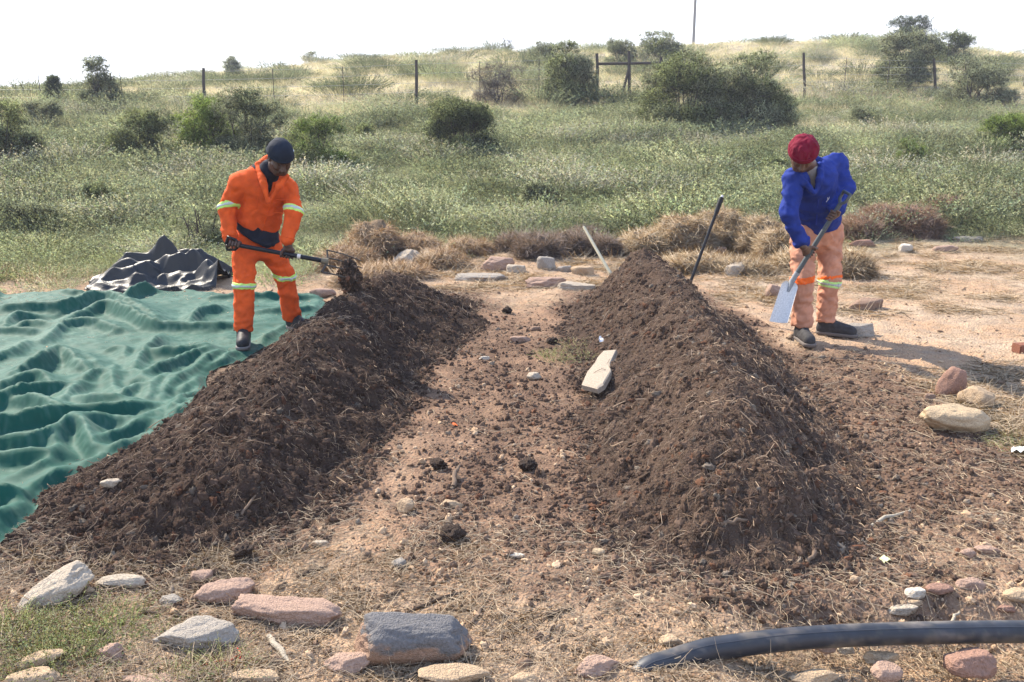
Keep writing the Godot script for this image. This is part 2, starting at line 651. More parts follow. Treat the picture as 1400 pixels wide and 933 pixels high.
func build_heaps():
	small_meshes()
	var clod_m := vmat(0.95, 0.15)
	clod_m.albedo_texture = tex.fine
	clod_m.uv1_triplanar = true
	clod_m.uv1_scale = Vector3.ONE * 2.0
	var fibre_m := vmat(0.8, 0.25)
	for hp in heaps:
		var left: bool = hp.name == "left"
		var lab := "dark moist compost windrow beside the green net" if left else "longer brown compost windrow with a pale flat stone on its flank"
		var root := thing("compost_heap", lab, "compost heap", Vector3.ZERO, "compost windrows")
		var x0 := (-2.5 if left else -0.0)
		var x1 := (-0.2 if left else 2.3)
		var nx := int((x1 - x0) / 0.0145)
		var nz := int((hp.d1 - hp.d0 + 0.5) / 0.0155)
		var v := PackedVector3Array()
		var c := PackedColorArray()
		v.resize(nx * nz)
		c.resize(nx * nz)
		var k := 0
		for j in nz:
			for i in nx:
				var x: float = x0 + (x1 - x0) * i / (nx - 1)
				var d: float = hp.d1 + 0.25 - (hp.d1 - hp.d0 + 0.5) * j / (nz - 1)
				var y := heap_h(hp, x, d)
				var fine := n_ridge.get_noise_2d(x * 9.0 + 3.0, d * 9.0)
				var grit := n_fine.get_noise_2d(x * 30.0, d * 30.0)
				var pit := n_ridge.get_noise_2d(x * 19.0 + 8.0, d * 19.0)
				if y > -0.04: y += fine * 0.018 + pit * 0.012 + grit * 0.010
				v[k] = Vector3(x, y + 0.0, -d)
				var g := clampf(0.5 + 0.8 * n_mid.get_noise_2d(x * 3.0 + 77.0, d * 3.0) + 0.5 * grit, 0, 1)
				var col := Color(0.050, 0.034, 0.027).lerp(Color(0.095, 0.064, 0.049), g)
				if not left: col = col.lerp(Color(0.150, 0.104, 0.078), 0.45)
				c[k] = col
				k += 1
		# leave out what lies under the earth
		var all := grid_index(nx, nz)
		var idx := PackedInt32Array()
		for t in range(0, all.size(), 3):
			if v[all[t]].y > -0.045 or v[all[t + 1]].y > -0.045 or v[all[t + 2]].y > -0.045:
				idx.append(all[t]); idx.append(all[t + 1]); idx.append(all[t + 2])
		var bm := vmat(0.95, 0.15)
		bm.albedo_texture = tex.fine
		bm.uv1_triplanar = true
		bm.uv1_world_triplanar = true
		bm.uv1_scale = Vector3.ONE * 4.0
		bm.heightmap_enabled = true
		bm.heightmap_texture = tex.bump
		bm.heightmap_scale = 1.5
		put(to_mesh(v, normals_of(v, idx), idx, c), "compost_body", bm, root)
		# crumbs and clods
		var r := RandomNumberGenerator.new()
		r.seed = 50 + int(hp.sd)
		var xf := [[], [], [], [], []]
		var cl := [[], [], [], [], []]
		var made := 0
		while made < 46000:
			var x := r.randf_range(x0, x1)
			var d := r.randf_range(hp.d0 - 0.15, hp.d1 + 0.1)
			if r.randf() > 4.2 / d: continue
			var q: float = heap_q(hp, x, d)[0]
			if q > 1.15 or r.randf() < (q - 0.85) * 2.5: continue
			var z := -d
			var s := 0.0065 * pow(r.randf(), -0.42)
			if s > 0.034: continue
			var p := Vector3(x, surf(x, z) + s * 0.12, z)
			var w := r.randi() % 5
			xf[w].append(Transform3D(Basis.from_euler(Vector3(r.randf() * 6, r.randf() * 6, r.randf() * 6)) * Basis.from_scale(Vector3(s * 1.5, s * 1.1, s * 1.3)), p))
			var ct := compost_tint(r)
			cl[w].append(Color(ct.r * 0.70, ct.g * 0.72, ct.b * 0.76) if left else Color(ct.r * 1.06, ct.g * 1.09, ct.b * 1.12))
			made += 1
		for w in 5: multi(clods[w], clod_m, xf[w], cl[w], "clods", root)
		# straw, roots and twigs worked into it
		xf = [[], [], [], [], [], []]
		cl = [[], [], [], [], [], []]
		made = 0
		while made < (11000 if left else 19000):
			var x := r.randf_range(x0, x1)
			var d := r.randf_range(hp.d0, hp.d1)
			if r.randf() > 4.0 / d: continue
			var q: float = heap_q(hp, x, d)[0]
			if q > 1.05: continue
			var z := -d
			var n := slope_normal(x, z)
			var len := 0.025 + 0.13 * pow(r.randf(), 2.0)
			if r.randf() < 0.05: len *= 2.0
			var yaw := r.randf() * TAU
			if r.randf() < 0.45: yaw = atan2(n.z, n.x) + r.randf_range(-0.5, 0.5)   # many hang down the slope
			var th := r.randf_range(0.14, 0.36) * (0.6 + len * 4.0)
			var w := r.randi() % 6
			xf[w].append(lying(Vector3(x, surf(x, z) + 0.007, z), n, yaw, Vector3(len, th, len), r.randf_range(-0.25, 0.25)))
			var g := r.randf()
			var col := Color(0.15, 0.10, 0.07).lerp(Color(0.44, 0.33, 0.23), g * g)
			cl[w].append(col)
			made += 1
		for w in 6: multi(fibres[w], fibre_m, xf[w], cl[w], "straw", root)
	print("heaps ", Time.get_ticks_msec())

# ---------------------------------------------------------------- distance fields meshed as surface nets
class Field:
	var o: Vector3
	var c: float
	var nx: int
	var ny: int
	var nz: int
	var d: PackedFloat32Array
	func _init(lo: Vector3, hi: Vector3, cell: float):
		o = lo
		c = cell
		nx = int((hi.x - lo.x) / cell) + 2
		ny = int((hi.y - lo.y) / cell) + 2
		nz = int((hi.z - lo.z) / cell) + 2
		d.resize(nx * ny * nz)
		d.fill(1.0)
	func span(lo: Vector3, hi: Vector3) -> Array:
		var a := (lo - o) / c
		var b := (hi - o) / c
		return [maxi(int(a.x), 0), mini(int(b.x) + 1, nx - 1), maxi(int(a.y), 0), mini(int(b.y) + 1, ny - 1), maxi(int(a.z), 0), mini(int(b.z) + 1, nz - 1)]
	# tapered capsule; across "ax" it is squeezed by "sq"; k blends it in; cut: taken away instead
	func cap(a: Vector3, b: Vector3, ra: float, rb: float, k := 0.02, ax := Vector3.ZERO, sq := 1.0, cut := false):
		var m := maxf(ra, rb) + k + 2.5 * c
		var s := span(Vector3(minf(a.x, b.x), minf(a.y, b.y), minf(a.z, b.z)) - Vector3.ONE * m, Vector3(maxf(a.x, b.x), maxf(a.y, b.y), maxf(a.z, b.z)) + Vector3.ONE * m)
		var ba := b - a
		var inv := 1.0 / maxf(ba.length_squared(), 1e-9)
		var dr := rb - ra
		for z in range(s[4], s[5] + 1):
			for y in range(s[2], s[3] + 1):
				var i: int = (z * ny + y) * nx + s[0]
				var pa := o + Vector3(s[0], y, z) * c - a
				for x in range(s[0], s[1] + 1):
					var h := clampf(pa.dot(ba) * inv, 0.0, 1.0)
					var q := pa - ba * h
					if sq != 1.0: q += ax * (q.dot(ax) * (sq - 1.0))
					var e := q.length() - ra - dr * h
					var g := d[i]
					if cut:
						var u := maxf(k - absf(g + e), 0.0) / k
						d[i] = maxf(g, -e) + u * u * k * 0.25
					else:
						var u := maxf(k - absf(g - e), 0.0) / k
						d[i] = minf(g, e) - u * u * k * 0.25
					pa.x += c
					i += 1
	func ell(ce: Vector3, b: Basis, r: Vector3, k := 0.02, cut := false):
		var big := maxf(r.x, maxf(r.y, r.z)) + k + 2.5 * c
		var s := span(ce - Vector3.ONE * big, ce + Vector3.ONE * big)
		var bt := b.transposed()
		var small := minf(r.x, minf(r.y, r.z))
		for z in range(s[4], s[5] + 1):
			for y in range(s[2], s[3] + 1):
				for x in range(s[0], s[1] + 1):
					var i: int = (z * ny + y) * nx + x
					var q := bt * (o + Vector3(x, y, z) * c - ce)
					var l := (q / r).length()
					var e := (l - 1.0) * small if l > 0.3 else -0.7 * small
					var g := d[i]
					if cut:
						var u := maxf(k - absf(g + e), 0.0) / k
						d[i] = maxf(g, -e) + u * u * k * 0.25
					else:
						var u := maxf(k - absf(g - e), 0.0) / k
						d[i] = minf(g, e) - u * u * k * 0.25
	# keep only what lies behind every plane [point, outward normal]
	func keep(planes: Array):
		for z in nz:
			for y in ny:
				for x in nx:
					var i := (z * ny + y) * nx + x
					if d[i] > 0.9: continue
					var p := o + Vector3(x, y, z) * c
					for q in planes:
						d[i] = maxf(d[i], (p - q[0]).dot(q[1]))
	# take away what lies inside all of the planes
	func carve(planes: Array):
		for z in nz:
			for y in ny:
				for x in nx:
					var i := (z * ny + y) * nx + x
					if d[i] > 0.9: continue
					var p := o + Vector3(x, y, z) * c
					var e := -1.0
					for q in planes:
						e = maxf(e, (p - q[0]).dot(q[1]))
					d[i] = maxf(d[i], -e)
	# a band of this surface, a little proud of it
	func band(ce: Vector3, ax: Vector3, half: float, reach: float, proud: float) -> Field:
		var f := Field.new(ce - Vector3.ONE * reach, ce + Vector3.ONE * reach, c * 0.8)
		for z in f.nz:
			for y in f.ny:
				for x in f.nx:
					var p := f.o + Vector3(x, y, z) * f.c
					var e := absf((p - ce).dot(ax)) - half
					if e > 0.05: continue
					var g := sample(p)
					if g > 0.2: continue
					f.d[(z * f.ny + y) * f.nx + x] = maxf(maxf(g - proud, -g - 0.03), maxf(e, (p - ce).length() - reach + 2.0 * f.c))
		return f
	func sample(p: Vector3) -> float:
		var q := (p - o) / c
		var x := int(floor(q.x))
		var y := int(floor(q.y))
		var z := int(floor(q.z))
		if x < 0 or y < 0 or z < 0 or x >= nx - 1 or y >= ny - 1 or z >= nz - 1: return 1.0
		var t := q - Vector3(x, y, z)
		var i := (z * ny + y) * nx + x
		var j := i + nx * ny
		return lerpf(lerpf(lerpf(d[i], d[i + 1], t.x), lerpf(d[i + nx], d[i + nx + 1], t.x), t.y), lerpf(lerpf(d[j], d[j + 1], t.x), lerpf(d[j + nx], d[j + nx + 1], t.x), t.y), t.z)
	# appends to v and idx
	func net(v: PackedVector3Array, idx: PackedInt32Array):
		var cell := {}
		var sx := 1
		var sy := nx
		var sz := nx * ny
		var off := [0, sx, sy, sx + sy, sz, sx + sz, sy + sz, sx + sy + sz]
		var edges := [[0, 1], [2, 3], [4, 5], [6, 7], [0, 2], [1, 3], [4, 6], [5, 7], [0, 4], [1, 5], [2, 6], [3, 7]]
		var cor := [Vector3(0, 0, 0), Vector3(1, 0, 0), Vector3(0, 1, 0), Vector3(1, 1, 0), Vector3(0, 0, 1), Vector3(1, 0, 1), Vector3(0, 1, 1), Vector3(1, 1, 1)]
		var near := 4.0 * c
		var order := []
		for z in nz - 1:
			for y in ny - 1:
				var row := (z * ny + y) * nx
				for x in nx - 1:
					var i := row + x
					if absf(d[i]) > near and absf(d[i + sx + sy + sz]) > near: continue
					var inside := 0
					for k in 8:
						if d[i + off[k]] < 0.0: inside += 1
					if inside == 0 or inside == 8: continue
					var sum := Vector3.ZERO
					var n := 0
					for e in edges:
						var da := d[i + off[e[0]]]
						var db := d[i + off[e[1]]]
						if (da < 0.0) != (db < 0.0):
							sum += cor[e[0]].lerp(cor[e[1]], da / (da - db))
							n += 1
					cell[i] = v.size()
					order.append(i)
					v.append(o + (Vector3(x, y, z) + sum / n) * c)
		for i in order:
			for a in 3:
				var s: int = [sx, sy, sz][a]
				var s1: int = [sy, sz, sx][a]
				var s2: int = [sz, sx, sy][a]
				var in0 := d[i] < 0.0
				if in0 == (d[i + s] < 0.0): continue
				if not (cell.has(i - s1) and cell.has(i - s2) and cell.has(i - s1 - s2)): continue
				var q0: int = cell[i - s1 - s2]
				var q1: int = cell[i - s2]
				var q2: int = cell[i]
				var q3: int = cell[i - s1]
				if in0: idx.append_array(PackedInt32Array([q0, q2, q1, q0, q3, q2]))
				else: idx.append_array(PackedInt32Array([q0, q1, q2, q0, q2, q3]))

func net_mesh(fields: Array, fold := 0.0, freq := Vector3(7, 14, 7), sd := 0.0) -> ArrayMesh:
	var v := PackedVector3Array()
	var idx := PackedInt32Array()
	for f in fields: f.net(v, idx)
	var n := normals_of(v, idx)
	if fold > 0.0:
		for i in v.size():
			v[i] += n[i] * fold_at(v[i], freq, sd) * fold
		n = normals_of(v, idx)
	return to_mesh(v, n, idx)

func fold_at(p: Vector3, freq: Vector3, sd: float) -> float:
	var w := n_mid.get_noise_3d(p.x * 3.0 + sd, p.y * 3.0, p.z * 3.0)
	var q := p * freq
	var r := n_fold.get_noise_3d(q.x * 0.30 + sd + w * 0.8, q.y * 0.42 + q.x * 0.22 + w * 0.8, q.z * 0.30)
	var r2 := n_fold.get_noise_3d(q.x * 0.75 + sd * 2.0 - w, q.y * 0.7 - q.x * 0.5 + w * 1.2, q.z * 0.75)
	return r * 0.85 + 0.32 * r2 - 0.35

func cloth(r: float, g: float, b: float) -> StandardMaterial3D:
	var m := StandardMaterial3D.new()
	m.albedo_color = lin(Color(r, g, b))
	m.albedo_texture = tex.worn
	m.uv1_triplanar = true
	m.uv1_scale = Vector3.ONE * 2.0
	m.roughness = 0.85
	m.metallic_specular = 0.25
	m.heightmap_enabled = true
	m.heightmap_texture = tex.weave
	m.heightmap_scale = 0.15
	m.detail_enabled = false
	return m

# a hand closed round a handle: c on its axis, ax along it, hr its radius; the palm faces the wrist's side
func grip(f: Field, c: Vector3, ax: Vector3, hr: float, wrist: Vector3, curl := 1.0):
	var b := (wrist - c)
	b = (b - ax * b.dot(ax)).normalized()
	var s := ax.cross(b).normalized() * curl
	var fr := 0.0095
	for i in 4:
		var oc := c + ax * ((i - 1.5) * 0.0205)
		var rr := hr + fr * 0.95
		var reach: float = [210.0, 235.0, 225.0, 195.0][i]
		var pts := []
		for t in 5:
			var an := deg_to_rad(lerpf(25.0, reach, t / 4.0))
			pts.append(oc + (b * cos(an) + s * sin(an)) * rr)
		var base := oc + b * (hr + 0.017) + s * 0.012
		f.cap(wrist.lerp(base, 0.35), base, 0.016, 0.0135, 0.012)
		f.cap(base, pts[0], 0.0125, fr * 1.1, 0.004)
		for t in 4: f.cap(pts[t], pts[t + 1], fr * (1.08 - 0.05 * t), fr * (1.03 - 0.06 * t), 0.002)
	var tb := c - ax * 0.034 + b * (hr + 0.012)
	var tp := [tb]
	for an in [20.0, 65.0, 115.0, 150.0]:
		var a := deg_to_rad(an)
		tp.append(c - ax * (0.043 + an * 0.00004) + (b * cos(a) - s * sin(a)) * (hr + 0.0105))
	f.cap(wrist.lerp(tb, 0.25), tb, 0.018, 0.015, 0.012)
	for t in 4: f.cap(tp[t], tp[t + 1], 0.0125 - t * 0.0009, 0.0118 - t * 0.0009, 0.003)
	f.cap(wrist, c + b * (hr + 0.02), 0.026, 0.024, 0.014, s, 1.25)

func head_into(f: Field, hc: Vector3, fw: Vector3, up: Vector3):
	var rt := fw.cross(up).normalized()
	up = rt.cross(fw).normalized()
	var b := Basis(rt, up, fw)
	var P := func(x: float, y: float, z: float) -> Vector3: return hc + b * Vector3(x, y, z)
	f.ell(P.call(0, 0.025, -0.012), b, Vector3(0.074, 0.09, 0.094), 0.01)
	f.ell(P.call(0, -0.035, 0.028), b, Vector3(0.060, 0.072, 0.060), 0.03)
	f.cap(P.call(-0.024, -0.092, 0.045), P.call(0.024, -0.092, 0.045), 0.022, 0.022, 0.03)
	f.cap(P.call(-0.05, -0.055, 0.0), P.call(-0.022, -0.092, 0.045), 0.022, 0.02, 0.02)
	f.cap(P.call(0.05, -0.055, 0.0), P.call(0.022, -0.092, 0.045), 0.022, 0.02, 0.02)
	f.cap(P.call(-0.035, 0.018, 0.072), P.call(0.035, 0.018, 0.072), 0.012, 0.012, 0.02)       # brow
	for s in [-1.0, 1.0]:
		f.ell(P.call(0.031 * s, -0.004, 0.090), b, Vector3(0.017, 0.011, 0.016), 0.010, true)  # eye socket
		f.ell(P.call(0.031 * s, -0.005, 0.071), b, Vector3(0.0135, 0.0125, 0.0125), 0.003)      # lidded eye
		f.cap(P.call(0.040 * s, -0.033, 0.066), P.call(0.052 * s, -0.025, 0.045), 0.014, 0.014, 0.02)
		f.ell(P.call(0.078 * s, -0.008, -0.008), b, Vector3(0.010, 0.031, 0.019), 0.006)        # ear
		f.ell(P.call(0.086 * s, -0.006, -0.002), b, Vector3(0.006, 0.016, 0.009), 0.004, true)
	f.cap(P.call(0, 0.004, 0.083), P.call(0, -0.036, 0.103), 0.009, 0.015, 0.012)              # nose
	f.cap(P.call(-0.015, -0.041, 0.090), P.call(0.015, -0.041, 0.090), 0.010, 0.010, 0.008)
	f.cap(P.call(-0.020, -0.063, 0.079), P.call(0.020, -0.063, 0.079), 0.0085, 0.0085, 0.006)  # lips
	f.cap(P.call(-0.018, -0.075, 0.077), P.call(0.018, -0.075, 0.077), 0.009, 0.009, 0.006)

func shoe(root: Node3D, heel: Vector3, dir: Vector3, ground_y: float, m_up: Material, m_sole: Material, length := 0.285):
	var fl := Vector3(dir.x, 0, dir.z).normalized()
	var b := Vector3(heel.x, ground_y, heel.z)
	var toe := b + fl * (length - 0.085)
	var side := fl.cross(Vector3.UP)
	var f := Field.new(b - Vector3(0.4, 0.03, 0.4), b + Vector3(0.4, 0.22, 0.4), 0.008)
	f.cap(b + Vector3.UP * 0.052 - fl * 0.02, toe + Vector3.UP * 0.045, 0.045, 0.046, 0.02)
	f.cap(b + Vector3.UP * 0.05 - fl * 0.015, b + Vector3.UP * 0.125 - fl * 0.005, 0.046, 0.052, 0.03)
	f.cap(b + Vector3.UP * 0.10 + fl * 0.02, toe + Vector3.UP * 0.062 - fl * 0.03, 0.04, 0.032, 0.03)
	f.keep([[b + Vector3.UP * 0.022, Vector3.DOWN]])
	var up := put(net_mesh([f], 0.003, Vector3(20, 20, 20), heel.x), "shoe", m_up, root)
	var g := Field.new(b - Vector3(0.4, 0.03, 0.4), b + Vector3(0.4, 0.06, 0.4), 0.008)
	g.cap(b + Vector3.UP * 0.02 - fl * 0.022, toe + Vector3.UP * 0.02 + fl * 0.003, 0.050, 0.053, 0.02)
	g.keep([[b + Vector3.UP * 0.001, Vector3.DOWN], [b + Vector3.UP * 0.029, Vector3.UP]])
	put(net_mesh([g]), "sole", m_sole, up)
	# laces
	var lm := mat(0.02, 0.02, 0.022, 0.8)
	for k in 3:
		var p: Vector3 = b + fl * (0.075 + 0.03 * k) + Vector3.UP * (0.125 - 0.012 * k)
		put(tube([p - side * 0.028 - Vector3.UP * 0.012, p + Vector3.UP * 0.004, p + side * 0.028 - Vector3.UP * 0.012], [0.003, 0.003, 0.003], 5), "lace", lm, up)

func limb_dir(a: Vector3, b: Vector3) -> Vector3:
	return (b - a).normalized()

func band_on(root: Node3D, f: Field, a: Vector3, b: Vector3, t: float, half: float, reach: float, fold: float, freq: Vector3, sd: float, m_lime: Material, m_silver: Material, tilt := Vector3.ZERO):
	var c := a.lerp(b, t)
	var ax := (limb_dir(a, b) + tilt).normalized()
	var o := put(net_mesh([f.band(c, ax, half, reach, 0.004)], fold, freq, sd), "reflective_band", m_lime, root)
	if m_silver != null:
		put(net_mesh([f.band(c, ax, half * 0.42, reach, 0.008)], fold, freq, sd), "silver_stripe", m_silver, o)

func build_people():
	build_left_man()
	print("man one ", Time.get_ticks_msec())
	build_right_man()
	print("man two ", Time.get_ticks_msec())

var feet := []
var fork_a: Vector3
var fork_b: Vector3
var spade_a: Vector3
var spade_b: Vector3

func skin(r: float, g: float, b: float) -> StandardMaterial3D:
	var m := mat(r, g, b, 0.5, "grain", 4.0)
	m.metallic_specular = 0.5
	return m

func build_left_man():
	var root := thing("person", "person in orange high visibility overalls and navy knitted cap holding a garden fork", "person")
	var fdir := Vector3(0.42, 0, 0.9).normalized()
	var hipR := at(336, 330, 6.66); var hipL := at(366, 332, 6.78)
	var kneeR := at(334, 391, 6.55); var kneeL := at(389, 376, 6.80)
	var ankR := at(332.5, 453, 6.52); var ankL := at(401, 442, 6.9)
	var neck := at(370, 232, 6.52); var chest := at(362, 252, 6.58); var belly := at(351, 312, 6.70)
	var shR := at(321, 249, 6.50); var shL := at(399, 257, 6.62)
	var elR := at(310, 288, 6.52); var elL := at(402, 291, 6.52)
	fork_a = at(331, 336.5, 6.41); fork_b = at(443, 357, 6.46)
	var fax := (fork_b - fork_a).normalized()
	var hR := fork_a - fax * 0.055; var hL := fork_a.lerp(fork_b, 0.56)
	var wrR := at(314, 325, 6.46); var wrL := at(393, 327, 6.44)
	var hc := at(383, 216, 6.40)
	var look := Vector3(0.40, -0.62, 0.68).normalized()
	# body: one continuous skin
	var lo := Vector3(minf(elR.x, hipR.x) - 0.2, -0.02, -7.25)
	var hi := Vector3(elL.x + 0.25, 1.62, -6.05)
	var f := Field.new(lo, hi, 0.016)
	f.cap(neck, chest, 0.058, 0.07, 0.03)
	f.cap(chest, belly, 0.115, 0.115, 0.04, fdir, 1.3)
	f.cap(shR.lerp(shL, 0.1), shR.lerp(shL, 0.9), 0.035, 0.035, 0.04)
	f.cap(belly, hipR.lerp(hipL, 0.5), 0.11, 0.11, 0.04, fdir, 1.2)
	for q in [[shR, elR, wrR], [shL, elL, wrL]]:
		f.cap(q[0].lerp(q[1], 0.12), q[1], 0.040, 0.036, 0.03)
		f.cap(q[1], q[2], 0.038, 0.028, 0.02)
	for q in [[hipR, kneeR, ankR], [hipL, kneeL, ankL]]:
		f.cap(q[0], q[1], 0.075, 0.053, 0.04)
		f.cap(q[1], q[2], 0.052, 0.036, 0.03)
		f.cap(q[2], q[2] + Vector3(0.01, -0.045, 0.03), 0.034, 0.026, 0.02)
	f.cap(hc + Vector3(0, -0.03, 0), neck, 0.056, 0.06, 0.03)
	var fh := Field.new(hc - Vector3.ONE * 0.17, hc + Vector3.ONE * 0.17, 0.0045)
	head_into(fh, hc, look, Vector3(0.1, 1, 0.1))
	fh.cap(hc + Vector3(-0.01, -0.05, -0.03), neck, 0.053, 0.06, 0.03)
	var f1 := Field.new(hR - Vector3.ONE * 0.13, hR + Vector3.ONE * 0.13, 0.0035)
	grip(f1, hR, fax, 0.017, wrR + Vector3(0, -0.035, 0.02), 1.0)
	f1.cap(wrR, wrR + Vector3(0, -0.035, 0.02), 0.029, 0.027, 0.01)
	var f2 := Field.new(hL - Vector3.ONE * 0.13, hL + Vector3.ONE * 0.13, 0.0035)
	grip(f2, hL, fax, 0.016, wrL + Vector3(0, -0.04, 0.0), -1.0)
	f2.cap(wrL, wrL + Vector3(0, -0.04, 0.0), 0.029, 0.027, 0.01)
	put(net_mesh([f, fh, f1, f2]), "body", skin(0.080, 0.040, 0.027), root)
	# shirt
	var navy := cloth(0.016, 0.019, 0.032)
	var s := Field.new(lo, hi, 0.012)
	s.cap(chest + Vector3(0, 0.02, 0), belly, 0.142, 0.150, 0.03, fdir, 1.32)
	s.cap(belly, hipR.lerp(hipL, 0.5) + Vector3(0.015, -0.03, 0.03), 0.155, 0.166, 0.03, fdir, 1.08)
	s.cap(shR.lerp(shL, 0.35), shR.lerp(shL, 0.7), 0.045, 0.045, 0.04)
	s.cap(chest + Vector3(0.02, 0.06, 0.03), neck + Vector3(0.01, 0.01, 0.03), 0.09, 0.070, 0.03)
	var hem := at(362, 340, 6.6)
	s.keep([[hem, Vector3(0.22, -1, 0.0).normalized()], [at(330, 318, 6.6), Vector3(-0.62, -1, 0).normalized()], [at(386, 326, 6.6), Vector3(0.75, -1, 0).normalized()]])
	put(net_mesh([s], 0.010, Vector3(9, 9, 9), 3.0), "shirt", navy, root)
	# trousers
	var orange := cloth(0.74, 0.108, 0.022)
	var lime := cloth(0.60, 0.90, 0.22)
	var silver := mat(0.62, 0.66, 0.66, 0.35, "fine", 6.0)
	var t := Field.new(lo, hi, 0.011)
	var hm := hipR.lerp(hipL, 0.5)
	t.cap(hm + Vector3(0, 0.10, -0.02), hm, 0.135, 0.148, 0.03, fdir, 1.2)
	t.cap(hipR + Vector3(-0.01, 0, 0), kneeR, 0.100, 0.073, 0.05)
	t.cap(kneeR, ankR + Vector3(0, 0.0, 0), 0.073, 0.069, 0.03)
	t.cap(hipL, kneeL, 0.100, 0.075, 0.05)
	t.cap(kneeL, ankL + Vector3(0, 0.0, 0), 0.074, 0.068, 0.03)
	t.keep([[Vector3(0, 0.115, 0), Vector3(0, -1, 0)]])
	var tf := Vector3(9, 15, 9)
	put(net_mesh([t], 0.015, tf, 21.0), "trousers", orange, root)
	band_on(root, t, kneeR, ankR, 0.0, 0.024, 0.13, 0.015, tf, 21.0, lime, silver)
	band_on(root, t, kneeL, ankL, 0.0, 0.024, 0.13, 0.015, tf, 21.0, lime, silver, Vector3(-0.2, 0, 0))
	# jacket
	var j := Field.new(lo, hi, 0.011)
	j.cap(chest, belly, 0.165, 0.170, 0.03, fdir, 1.35)
	j.cap(shR + Vector3(0.03, 0, 0), shL - Vector3(0.03, 0, 0), 0.066, 0.064, 0.06)
	j.cap(neck + Vector3(-0.03, -0.02, -0.05), chest, 0.085, 0.12, 0.05)
	var apex := at(366, 279, 6.5)
	var side := Vector3(fdir.z, 0, -fdir.x)
	j.keep([[at(359, 325, 6.55), Vector3(-0.60, -1, 0).normalized()], [at(359, 325, 6.55), Vector3(0.50, -1, 0).normalized()]])
	j.carve([[apex, (side * 1.0 + Vector3(0, -0.20, 0)).normalized()], [apex, (-side * 1.0 + Vector3(0, -0.30, 0)).normalized()], [chest + fdir * 0.01, -fdir]])
	j.cap(shR + Vector3(0.02, -0.01, 0), elR, 0.067, 0.060, 0.03)
	j.cap(elR, wrR, 0.060, 0.055, 0.03)
	j.cap(shL - Vector3(0.02, 0.01, 0), elL, 0.066, 0.059, 0.03)
	j.cap(elL, wrL, 0.059, 0.053, 0.03)
	# collar
	j.cap(at(352, 224, 6.52), at(360, 250, 6.40), 0.020, 0.024, 0.012)
	j.cap(at(360, 250, 6.40), at(366, 276, 6.40), 0.022, 0.014, 0.012)
	j.cap(at(392, 240, 6.46), at(382, 254, 6.42), 0.018, 0.022, 0.012)
	j.cap(at(382, 254, 6.42), at(368, 277, 6.42), 0.020, 0.012, 0.012)
	j.cap(at(352, 224, 6.52), at(366, 214, 6.68), 0.020, 0.020, 0.012)
	var jf := Vector3(6, 9, 6)
	var jo := put(net_mesh([j], 0.014, jf, 5.0), "jacket", orange, root)
	band_on(root, j, elR, wrR, -0.14, 0.024, 0.125, 0.014, jf, 5.0, lime, silver, Vector3(0.05, 0, 0))
	band_on(root, j, elL, wrL, -0.12, 0.024, 0.125, 0.014, jf, 5.0, lime, silver)
	# front placket and pocket flaps
	var seam := mat(0.62, 0.085, 0.012, 0.85)
	var pk := []
	for i in 6: pk.append(at(366.0 - 2.0 * i, 281.0 + 7.6 * i, 6.6))
	var on := []
	for p in pk: on.append(onto(j, p, fdir))
	put(tube(on, [0.005, 0.005, 0.005, 0.005, 0.005, 0.005], 6), "front_seam", seam, jo)
	for pkt in [[[330, 262], [348, 266], [346, 284], [330, 280]], [[374, 272], [392, 272], [392, 290], [373, 290]]]:
		var pp := []
		for q in pkt + [pkt[0]]: pp.append(onto(j, at(q[0], q[1], 6.6), fdir))
		put(tube(pp, [0.003, 0.003, 0.003, 0.003, 0.003], 5), "pocket_seam", seam, jo)
	for cf in [[elR, wrR], [elL, wrL]]:
		put(net_mesh([j.band(cf[0].lerp(cf[1], 0.97), limb_dir(cf[0], cf[1]), 0.012, 0.12, 0.004)], 0.014, jf, 5.0), "cuff", orange, jo)
	for q in [[hipR, kneeR, ankR, -1.0], [hipL, kneeL, ankL, 1.0]]:
		var sm := []
		for i in 9:
			var m: Vector3 = q[0].lerp(q[1], i / 4.0) if i < 5 else q[1].lerp(q[2], (i - 4) / 4.3)
			sm.append(onto(t, m + Vector3(0.025 * q[3], 0, 0), Vector3(0.35 * q[3], 0, 0.94).normalized()))
		put(tube(sm, [0.003, 0.003, 0.003, 0.003, 0.003, 0.003, 0.003, 0.003, 0.003], 4), "leg_seam", seam, root)
	# cap
	var rt := look.cross(Vector3.UP).normalized()
	var hu := rt.cross(look).normalized()
	var hb := Basis(rt, hu, look)
	var cf := Field.new(hc - Vector3.ONE * 0.2, hc + Vector3.ONE * 0.2, 0.006)
	cf.ell(hc + hb * Vector3(0, 0.032, -0.014), hb, Vector3(0.092, 0.106, 0.112), 0.01)
	cf.keep([[hc + hb * Vector3(0, 0.030, 0.06), hb * Vector3(0, -1, 0.12)]])
	var co := put(net_mesh([cf], 0.004, Vector3(14, 14, 14), 2.0), "knitted_cap", cloth(0.017, 0.024, 0.040), root)
	var rim := []
	for i in 25:
		var a := TAU * i / 24.0
		rim.append(hc + hb * Vector3(cos(a) * 0.090, 0.033 + 0.012 * sin(a) * 0.3, -0.014 + sin(a) * 0.109))
	var rr := []
	for p in rim: rr.append(0.009)
	put(tube(rim, rr, 6, false), "cap_rim", cloth(0.014, 0.020, 0.035), co)
	var mk := []
	for i in 4: mk.append(hc + hb * Vector3(-0.0925 + 0.001 * i, 0.052 + 0.002 * i, -0.03 + 0.011 * i))
	put(tube(mk, [0.002, 0.004, 0.004, 0.002], 5), "pale_logo", mat(0.7, 0.7, 0.72, 0.7), co)
	# shoes
	var black := mat(0.028, 0.028, 0.032, 0.6, "grain", 8.0)
	var sole := mat(0.14, 0.13, 0.125, 0.8)
